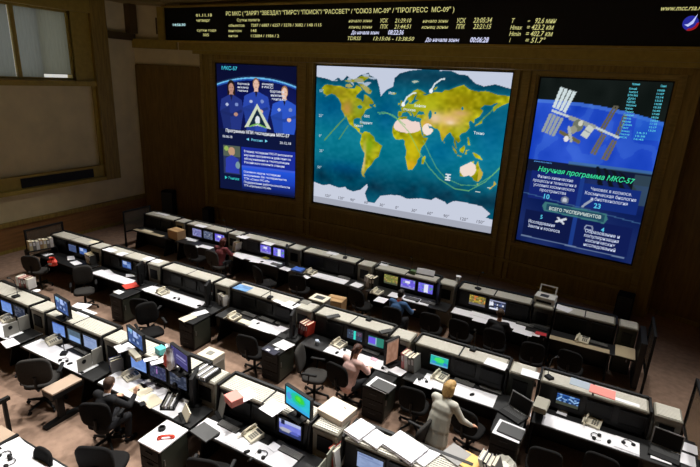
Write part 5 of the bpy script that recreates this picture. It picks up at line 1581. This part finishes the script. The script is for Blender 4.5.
# papers on desks
for lab, px, py, w, h, a, m in [('large white sheet at the window end, third row', 8, 333, .42, .3, 0, None), ('white sheet near the desk edge, window end', 10, 343, .3, .2, -10, None), ('white sheet beside the telephone under three blue displays', 68, 346, .18, .16, -10, None), ('white open notes before the suited man', 141, 390, .3, .22, -5, CREAM),
      ('white pad before the dim displays, suited man', 148, 383, .2, .22, -20, None), ('white form with a dark block, suited man', 162, 391, .18, .2, -25, None), ('cream papers spread at the suited man, aisle side', 151, 400, .34, .22, -12, CREAM), ('white chart spread on the desk before the pink box', 238, 441, .34, .2, 0, None),
      ('white note square beside the photograph display', 274, 447, .14, .13, -10, None), ('white sheet before the second-row red folder displays', 105, 273, .34, .3, -20, None), ('white sheet by the red folder, upper one', 133, 275, .2, .3, -40, None), ('white sheet by the red folder, lower one', 126, 282, .3, .2, 0, None),
      ('white card on the pedestal beside the red folder', 119, 292, .2, .15, 0, None), ('cream sheet on the second-row pedestal near white binder', 188, 318, .2, .3, -10, CREAM), ('white sheet on the second-row pedestal near white binder', 200, 313, .18, .3, -20, None), ('white sheet beside the second-row white binder desk cabinet', 150, 289, .22, .26, -10, None),
      ('pale form in the tray under the telephone, blue chart', 246, 322, .3, .14, 0, CREAM), ('large white sheet with a mouse under the blue chart', 262, 328, .5, .2, 0, None), ('white sheet beside the dark upright monitor', 283, 328, .2, .26, -6, None), ('white sheet on the pedestal under the upright monitor', 284, 345, .3, .26, -10, None),
      ('pink note on the desk before the woman in pink', 374, 359, .12, .08, -10, mat('pale_pink_note', (240, 190, 206), .8)), ('white sheet under the upright brown monitor', 397, 371, .26, .2, -10, None), ('white sheets under the closed laptop of the woman in pink', 381, 385, .38, .30, -8, None), ('white notes beside the four pink and white binders', 424, 384, .3, .18, 0, None),
      ('white sheet laid over a keyboard, first of two', 463, 377, .26, .12, -8, None), ('white sheet laid over a keyboard, second of two', 488, 387, .22, .12, -8, None), ('white sheets under the closed laptop by the waste bin', 509, 431, .37, .36, -6, None), ('white sheet before the open laptop, standing woman', 522, 411, .24, .18, 10, None),
      ('white note under the world-track display', 562, 413, .14, .12, -5, None), ('white sheet with headset at the end desk, second row', 627, 445, .30, .26, -3, None), ('white sheet behind the carpet-end laptop, upper one', 686, 447, .26, .2, -5, None), ('white sheet behind the carpet-end laptop, lower one', 683, 458, .28, .24, -5, None),
      ('white form before the carpet-end laptop', 661, 457, .24, .2, -3, None), ('white papers under the amber display', 480, 315, .40, .18, -3, None), ('white papers with dark clips under the amber display', 484, 322, .46, .14, 0, None), ('white sheet at the dark display of the person in black', 523, 332, .36, .22, -5, None), ('white sheet beside the front-row red folder', 536, 335, .14, .14, 0, None),
      ('white sheet left of the man in blue', 381, 300, .26, .26, 0, None), ('white sheet on the cabinet desk before the rack', 357, 285, .26, .24, -10, None), ('white sheet in the middle of the blue folder desk', 327, 277, .5, .2, 0, None), ('white slip beside the blue folder', 306, 277, .2, .14, -10, None),
      ('white papers scattered at the white folder, front row', 240, 256, .5, .24, -10, None), ('white papers before the yellow note', 256, 261, .3, .22, 10, None), ('white sheet at the front-row cabinet end, yellow note desk', 286, 269, .3, .2, -5, None), ('white papers under the lilac display', 193, 240, .3, .2, 10, None), ('white sheet with a dark mark, person in red', 196, 247, .2, .18, -15, None), ('white papers before the person in red', 206, 247, .42, .2, 0, None),
      ('pale sheet near the brown carton', 156, 227, .3, .2, -10, None), ('pale papers at the far end, brown carton desk', 147, 231, .4, .16, 0, CREAM), ('white sheet between brown carton and person in red', 186, 238, .26, .14, 10, None), ('white sheet at the shelf of binders', 46, 254, .3, .2, 0, None), ('white sheet beside the window-row red packet, upper', 71, 258, .3, .16, -30, None), ('white sheet beside the window-row red packet, lower', 76, 263, .3, .18, -10, None)]:
    sheet(lab, px, py, D_ + (.005 if 'under' in lab or True else 0), w, h, a, m, GP)
sheet('yellow note on the front-row white desk', 266, 258, D_ + .009, .18, .13, -10, YELLOW, None, .004, 'note', 'sticky_note')
sheet('blue folder lying on the front-row black desk', 298, 270, D_ + .002, .28, .24, 0, BLUE, None, .03, 'folder', 'folder')
sheet('red folder lying on the second-row pedestal beside a white card', 131, 286, D_ + .006, .26, .30, -20, RED, None, .012, 'folder', 'folder')
sheet('red folder lying on the front-row desk beside the black laptop', 541, 334, D_ + .01, .20, .13, 0, mat('dark_red_folder', (190, 50, 56), .5), None, .012, 'folder', 'folder')
sheet('navy notebook with pale cards on the second-row pedestal', 271, 351, D_ + .012, .30, .16, -8, NAVY, None, .014, 'notebook', 'notebook')
for i, (px, py) in enumerate(((268, 350), (277, 349))):
    sheet('pale card on the navy notebook, ' + ('pedestal drawer side' if i == 0 else 'upright monitor side'), px, py, D_ + .027, .07, .05, 0, None, None, .003, 'card', 'card')
sheet('black diary before the mouse of the suited man', 142, 404, D_ + .006, .10, .07, -20, BLACKP, None, .012, 'diary', 'diary')

# binders
PKC = mat('pink_binder', (196, 120, 120), .6); WBC = mat('white_binder', (226, 224, 222), .6); RDB = mat('wine_binder', (128, 44, 50), .55); GYB = mat('grey_binder', (120, 118, 116), .6); CRB = mat('cream_binder', (214, 200, 160), .7)
binder_row('on the shelf at the window wall, second row', 41, 248, D_ + .16, [('cream', CRB), ('grey', GYB), ('white', WBC), ('tan', CARTON), ('cream', CRB), ('grey', GYB), ('white', WBC)], 75, .28, .085, .22)
x, y = xy(41, 248, D_ + .16)
sh = thing('binder_shelf', 'low black shelf carrying seven binders at the window wall', 'shelf', (x, y, D_), math.radians(75))
MB().box(-.33, .33, -.13, .13, .138, .158).build('shelf_board', BLACKP, sh)
for s in (-1, 1):
    MB().box(s * .33 - .01, s * .33 + .01, -.13, .13, 0, .138).build('side_panel', BLACKP, sh)
binder_row('standing on the window-end console', 27, 287, T_, [('white', WBC), ('pink', PKC), ('grey', GYB), ('wine', RDB), ('white', WBC)], 8, .26, .07, .2)
binder_row('between the second-row window displays', 93, 263, D_, [('cream', CRB), ('cream', CRB), ('dark grey', DARKGREY)], -5, .28, .08, .24, -.25)
binder_row('at the second-row desk under the blue chart', 225, 304, D_, [('white', WBC), ('grey', GYB), ('white', WBC)], -8, .28, .06, .24, -.1)
binder_row('beside the white binder keyboards', 216, 298, D_, [('wine', RDB)], -8, .24, .06, .24)
binder_row('beside the mug, second row', 306, 333, D_, [('wine', RDB), ('pink', PKC), ('wine', RDB), ('red', RED)], -8, .29, .06, .26, .12)
binder_row('beside the green display, second row', 411, 368, D_, [('pink', PKC), ('white', WBC), ('grey', GYB), ('grey', GYB)], -10, .32, .07, .26, -.12)
binder_row('on the rack beside the man in blue', 371, 286, D_, [('grey', GYB), ('white', WBC), ('grey', GYB), ('dark grey', DARKGREY)], -5, .30, .075, .26)
binder_row('at the front-row white folder', 237, 250, D_, [('white', WBC), ('cream', CRB), ('white', WBC)], -10, .30, .05, .26, .2)
sheet('grey folder leaning flat on the near console by the standing woman', 456, 455, T_, .26, .28, -20, mat('grey_folder', (150, 148, 146), .6), None, .02, 'folder', 'folder')
sheet('orange folder flat on the near console by the standing woman', 470, 462, T_, .24, .26, -14, ORANGE, None, .018, 'folder', 'folder')
binder_row('on the near console by the orange folder', 492, 470, T_, [('white', WBC), ('navy', NAVY), ('white', WBC), ('grey', GYB)], -6, .18, .055, .24, -.35)
binder_row('standing before the suited man console end', 117, 370, D_, [('dark blue', mat('deep_blue_binder', (36, 62, 130), .5)), ('grey', GYB)], -20, .26, .06, .22)
# beige magazine stack beside the end desk
for k in range(5):
    sheet('thick grey-beige volume, %s from the desk in the tall pile beside the open laptop' % ['first', 'second', 'third', 'fourth', 'fifth'][k], 541, 408, D_ + .091 * k, .17 - .01 * (k % 2), .27, -4 + 3 * (k % 2), [BEIGE_D, DARKGREY, BEIGE_D, BEIGE_D, BEIGE][k], 'tall pile of beige volumes', .09, 'volume', 'volume')

# boxes, cases and small equipment
b_ = box_thing('carton', 'brown cardboard carton standing open on the front-row desk', 'carton', 177, 238, D_, .42, .30, .26, CARTON, -5)
MB().box(-.20, .20, -.02, .02, .258, .264).build('tape', mat('tan_tape', (150, 110, 64), .4), b_)
x, y = -4.57, 8.32
t = thing('low_cabinet', 'low black cabinet in the aisle behind the second row carrying a carton', 'cabinet', (x, y, 0))
MB().cbox(-.2, .2, -.16, .16, .03, .62, .008).box(-.17, .17, -.13, .13, 0, .03).build('body', BLACK, t); MB().box(-.18, .18, -.172, -.16, .06, .58).build('door', BLACKP, t)
t = thing('carton', 'tan carton on the low black cabinet behind the second row', 'carton', (x, y, .643), 0.1)
MB().cbox(-.19, .19, -.15, .15, 0, .27, .004).build('body', CARTON, t); MB().box(-.19, .19, -.02, .02, .270, .274).build('tape', mat('tan_tape', (150, 110, 64), .4), t)
t = thing('equipment_cube', 'tall pale grey cube-topped unit standing in the aisle behind the suited man', 'unit', (-5.14, 5.21, 0))
MB().cbox(-.17, .17, -.145, .145, .03, .98, .008).box(-.14, .14, -.12, .12, 0, .03).build('body', mat('pale_grey_metal', (190, 184, 174), .5), t)
MB().cbox(-.17, .17, -.145, .145, .98, 1.0, .006).build('lid', OFFW, t); MB().box(-.06, .05, -.05, .05, 1.0, 1.006).build('badge_plate', GREY, t); MB().box(.17, .178, -.11, .11, .1, .9).build('door', GREY, t)
t = thing('equipment_cube', 'pale box-topped unit behind the second row, beside the low black cabinet', 'unit', (-4.61, 7.72, 0))
MB().cbox(-.17, .17, -.14, .14, .03, 1.12, .008).box(-.14, .14, -.12, .12, 0, .03).build('body', GREY, t)
MB().cbox(-.18, .18, -.15, .15, 1.12, 1.15, .006).build('lid', OFFW, t); MB().box(-.10, .10, -.07, .07, 1.15, 1.154).build('badge_plate', DARKGREY, t)
t = box_thing('flat_case', 'flat ivory case lying on the beige cabinet beside the cyan map monitor', 'case', 337, 414, T_, .40, .34, .09, mat('ivory_case', (224, 208, 190), .5), -8)
MB().box(.06, .09, .06, .075, .09, .094).build('latch', DARKGREY, t)
box_thing('small_box', 'pink box lying on a printed sheet, third-row console', 'box', 234, 402, T_ + .006, .20, .18, .10, PINK, -20)
box_thing('small_box', 'beige oblong box before the many-window monitor, suited man console', 'box', 135, 357, T_, .30, .08, .07, OFFW, -18)
box_thing('small_box', 'teal box beside the red and white bag', 'box', 161, 353, T_, .14, .12, .10, mat('teal_box', (90, 180, 180), .5), -10)
box_thing('small_box', 'small green case on the front-row console of the man in blue', 'box', 413, 274, T_, .12, .10, .09, mat('green_case', (88, 116, 70), .5), 0)
box_thing('small_box', 'dark remote control lying on the console above the woman in pink', 'remote control', 386, 332, T_, .10, .24, .025, DARKGREY, -35)
box_thing('small_box', 'dark remote control lying on the console above the wine binders', 'remote control', 333, 317, T_, .10, .26, .025, DARKGREY, -35)
# bag: red and white, gathered at the top
x, y = xy(171, 367, T_)
t = thing('paper_bag', 'crumpled white and red bag standing beside the violet notice monitor', 'bag', (x, y, T_), -.3)
m_ = MB(); m_.sm = False
r = random.Random(3); n = 12
def bag(s, col):
    vs = []; fs = []
    for z, rr in ((0, .085), (.08, .10), (.17, .10), (.25, .07), (.31, .045), (.35, .065)):
        for k in range(n):
            q = rr * s * (1 + r.uniform(-.13, .13)); vs.append((q * 1.1 * math.cos(2 * PI * k / n), q * .75 * math.sin(2 * PI * k / n), z))
    for j in range(5):
        for k in range(n):
            fs.append((j * n + k, j * n + (k + 1) % n, j * n + n + (k + 1) % n, j * n + n + k))
    fs.append(tuple(range(n - 1, -1, -1)))
    return MB().add(vs, fs)
t.scale = (1.25, 1.1, 1.0)
bag(1, WHITE).build('bag_body', WHITE, t)
MB().add([(-.03, -.082, .06), (.05, -.088, .05), (.062, -.086, .17), (.045, -.070, .25), (-.015, -.070, .24), (-.03, -.085, .16)], [(0, 1, 2, 3, 4, 5)]).build('red_patch', RED, t)
binder_row('leaning at the ivory case cabinet', 339, 464, D_, [('red', mat('dull_red_cover', (186, 66, 56), .35)), ('white', WBC)], -10, .30, .05, .24, -.2)
x, y = xy(53, 265, D_)
t = thing('red_packet', 'red packet standing at the shelf of binders desk', 'packet', (x, y, D_), .3)
t.scale = (1.1, 1.1, .55); bag(1.0, RED).build('packet_body', RED, t); MB().box(-.03, .04, -.082, -.078, .06, .14).build('front_label', WHITE, t)
# red telephone on the white pedestal
x, y = xy(166, 438, DZ + .006)
t = inst('redphone', lambda: thing('desk_set', '', ''), (x, y, DZ + .006), math.radians(40), 'red handset lying on the white pedestal beside the suited man', 'handset')
h = MB(); h.sm = True
h.tube([(-.11, 0, .02), (-.05, 0, .045), (.05, 0, .045), (.11, 0, .02)], [.03, .02, .02, .03], 8); h.build('handle', RED, t)
for s in (-1, 1):
    MB().lathe([(.034, 0), (.036, .02), (.026, .035)], 12, (s * .105, 0, 0)).build('ear_piece', RED, t)
x, y = xy(162, 429, DZ + .006)
t = thing('tape_roll', 'small black tape roll on the white pedestal', 'tape', (x, y, DZ + .006))
MB().lathe([(.05, 0), (.05, .03), (.032, .03), (.03, .004)], 14).build('ring', BLACKP, t)
# paper tray of the suited man and the file rack on the cabinet behind
def tray(label, px, py, z, w, d, a, n, m):
    x, y = xy(px, py, z)
    t = thing('file_tray', label, 'tray', (x, y, z), math.radians(a))
    MB().box(-w / 2, w / 2, -d / 2, d / 2, 0, .012).box(-w / 2, -w / 2 + .01, -d / 2, d / 2, .012, .07).box(w / 2 - .01, w / 2, -d / 2, d / 2, .012, .07).box(-w / 2 + .01, w / 2 - .01, d / 2 - .01, d / 2, .012, .07).build('tray_body', BLACKP, t)
    for k in range(n):
        u = -w / 2 + .02 + (w - .04) * k / n
        MB().box(u, u + (w - .04) / n * .55, -d / 2 + .015, d / 2 - .015, .012, .05 + .012 * (k % 2)).build('file', m if k % 2 else GREY, t)
    return t
tray('black file tray full of pale files on the cabinet behind the suited man', 205, 374, T_, .34, .32, 0, 6, WHITE)
tray('black paper tray standing before the dim displays of the suited man', 171, 403, D_, .20, .34, 30, 4, WHITE)
# desk lamp, lit, above the paper tray
x, y = xy(179, 398, D_)
t = thing('desk_lamp', 'small lit desk lamp beside the black paper tray, suited man', 'lamp', (x, y, D_), -.4)
MB().lathe([(.05, 0), (.05, .012), (.02, .018)], 12).build('base', BLACKP, t)
MB().tube([(0, 0, .015), (.02, 0, .16), (-.02, -.03, .24)], .006, 6).build('stem', BLACKP, t)
MB().lathe([(.045, 0), (.03, .05), (.014, .06)], 12, (-.03, -.04, .20)).build('lamp_shade', BLACKP, t)
MB().ball((-.03, -.04, .205), .018).build('bulb', emat('lamp_bulb', (255, 244, 220), 12), t)
# document holders: plates on a foot
def holder(label, px, py, z, a, w, h, m):
    x, y = xy(px, py, z)
    t = thing('document_holder', label, 'document holder', (x, y, z), math.radians(a))
    MB().box(-w / 2, w / 2, -.05, .05, 0, .012).build('foot', BLACKP, t)
    MB().prism([(0.0, .012), (.012, .012), (.07, h), (.058, h)], -w / 2, w / 2).build('plate', m, t)
holder('grey document holder standing left of the closed grey laptop', 220, 415, D_, -30, .20, .30, mat('pale_grey_plate', (150, 148, 140), .6))
holder('beige papers on a holder beside the paper tray, suited man', 184, 418, D_, -30, .26, .14, CREAM)
holder('slanted white sheet on a holder above the man in blue', 425, 275, T_, 4, .42, .12, WHITE)
# mug
x, y = xy(317, 344, D_)
t = thing('mug', 'white and blue mug beside the wine binders', 'mug', (x, y, D_))
m_ = MB(); m_.sm = True; m_.lathe([(.036, 0), (.042, .05), (.042, .10), (.036, .10), (.036, .015)], 16); m_.build('cup', mat('pale_blue_mug', (206, 216, 230), .3), t)
MB().tube([(.04, 0, .08), (.07, 0, .075), (.07, 0, .035), (.04, 0, .025)], .007, 6).build('handle', mat('pale_blue_mug', (206, 216, 230), .3), t)
x, y = xy(458, 281.5, T_)
t = thing('paper_cup', 'white box-like cup on the cabinet beside the man in blue', 'cup', (x, y, T_))
MB().lathe([(.04, 0), (.055, .12), (.050, .12), (.037, .01)], 14).build('cup', WHITE, t); MB().lathe([(.057, .118), (.057, .13), (.02, .132)], 14).build('lid', WHITE, t)
# printer at the end of the front row
x, y = xy(545, 302, T_)
t = thing('printer', 'white printer with raised paper tray on a front-row cabinet', 'printer', (x, y, T_), -.1)
MB().cbox(-.20, .20, -.15, .15, 0, .15, .012).build('case', mat('white_plastic', (206, 204, 198), .5), t)
MB().box(-.15, .15, -.155, -.15, .03, .08).build('paper_slot', BLACKP, t)
fr = MB(); fr.M = Matrix.Translation((0, .10, .15)) @ Matrix.Rotation(-.35, 4, 'X')
fr.box(-.17, -.14, 0, .012, 0, .18).box(.14, .17, 0, .012, 0, .18).box(-.14, .14, 0, .012, .155, .18).box(-.14, .14, 0, .012, 0, .02); fr.build('tray_frame', mat('white_plastic', (206, 204, 198), .5), t)
MB().box(-.10, .06, -.11, .02, .15, .158).build('control_panel', DARKGREY, t)
# waste bin with a white liner
t = thing('waste_bin', 'waste bin with a crumpled white liner on the floor beside the pedestal', 'bin', (-.50, 5.72, 0))
MB().lathe([(.10, 0), (.14, .48), (.132, .48), (.09, .02)], 16).build('bucket', DARKGREY, t)
vs = []; fs = []; n = 18; r = random.Random(5)
for z, rr in ((.30, .142), (.42, .155), (.52, .165), (.60, .12), (.54, .07)):
    vs += [(rr * (1 + r.uniform(-.12, .12)) * math.cos(2 * PI * k / n), rr * (1 + r.uniform(-.12, .12)) * math.sin(2 * PI * k / n), z + r.uniform(-.02, .02)) for k in range(n)]
for j in range(4):
    fs += [(j * n + k, j * n + (k + 1) % n, j * n + n + (k + 1) % n, j * n + n + k) for k in range(n)]
fs.append(tuple(4 * n + k for k in range(n)))
MB().add(vs, fs).build('liner', mat('white_liner', (212, 210, 200), .6), t)
# white round lid on the window-end console
x, y = xy(36, 292, T_)
t = thing('plate', 'small white dish beside the binders on the window-end console', 'dish', (x, y, T_))
m_ = MB(); m_.sm = True; m_.lathe([(.03, 0), (.075, .02), (.078, .026), (.03, .01)], 18); m_.build('rim', WHITE, t); MB().lathe([(.035, .008), (.035, .02), (.02, .03)], 12).build('cup', WHITE, t)

# corner desk, seen at the lower window-side corner of the room; its chair stands on the far side
t = thing('corner_desk', 'black edged desk with a white top, only desk before the third row', 'desk', (-6.06, 1.70, 0))
MB().cbox(0, 1.9, 0, 1.02, DZ - .035, DZ, .006).build('desk_top', BLACK, t)
MB().cbox(.03, 1.87, .03, .99, DZ, DZ + .005, .002).build('writing_top', WHITE, t)
for xx in (0.05, 1.82):
    MB().box(xx, xx + .03, .1, .55, 0, DZ - .035).build('side_panel', BLACKP, t)
t = thing('side_cabinet', 'tan topped cabinet with a black edge beside the corner desk', 'cabinet', (-6.50, 1.70, 0))
MB().box(.01, .39, .02, 1.0, .03, DZ - .03).box(.03, .37, .05, .95, 0, .03).build('body', BLACK, t)
MB().cbox(0, .40, 0, 1.02, DZ - .03, DZ, .006).build('top', mat('tan_laminate', (186, 160, 132), .5), t); MB().box(.36, .41, 0.0, 1.02, DZ, DZ + .02).build('edge_strip', BLACKP, t)
t = thing('rail', 'black floor-standing rail beyond the tan topped cabinet', 'rail', (-7.02, 2.05, 0))
MB().box(-.03, .03, 0, 1.05, .70, .76).build('top_bar', BLACKP, t)
for yy in (.05, .95):
    MB().box(-.02, .02, yy, yy + .05, 0, .70).build('post', BLACKP, t)
sheet('white sheet lying at the tan cabinet end of the corner desk', 14, 446, D_ + .001, .26, .22, -8, None, GP)
put('headset', headset_b, 'black headset on the corner desk', 'headset', 5, 456, D_, 30, GH)
put('headset', headset_b, 'black headset nearer the picture edge, second on the corner desk', 'headset', 9, 463, D_, -50, GH)

# ------------------------------------------------------------------ floor level and metric size
# the room was laid out in units of 1/1.23 m with the carpet at 0.14; bring it to metres with the carpet at zero
S_, FZ = 1.23, 0.14
def lift(z):
    return z + FZ if z <= 0 else (FZ + z * (DZ - FZ) / DZ if z < DZ else z)
HUMAN = {'chair', 'person', 'keyboard', 'mouse', 'headset', 'handset', 'mug'}
seen_mesh = set()
def lift_tree(o):
    if o.type == 'MESH' and o.data.name not in seen_mesh:
        seen_mesh.add(o.data.name)
        for v in o.data.vertices:
            v.co.z = lift(v.co.z)
    for c_ in o.children:
        lift_tree(c_)
for o in [q for q in SC.objects if q.parent is None and q is not FO]:
    if o.type == 'CAMERA':
        o.matrix_world = Matrix.Translation((0, 0, (EYE.z - FZ) * S_ - EYE.z)) @ o.matrix_world
        continue
    if o.type == 'LIGHT':
        o.data.energy *= S_ * S_
        o.data.size *= S_
        o.location = (o.location.x * S_, o.location.y * S_, (o.location.z - FZ) * S_)
        continue
    human = o.get('category') in HUMAN
    if not human and abs(o.location.z) < 1e-6:
        lift_tree(o)
    z = 0.0 if human and abs(o.location.z) < 1e-6 else (o.location.z - FZ) * S_
    o.location = (o.location.x * S_, o.location.y * S_, z)
    if not human:
        o.scale = tuple(v * S_ for v in o.scale)
bpy.data.objects.remove(FO)
bpy.data.curves.remove(FC)
dup = {k: v for k, v in LABELS.items() if len(v) > 1}
for k, v in dup.items():
    print('DUPLICATE LABEL', k, v)
for k in LABELS:
    n_ = len(k.replace(',', ' ').split())
    if n_ > 16 or n_ < 4:
        print('LABEL LENGTH', n_, k)
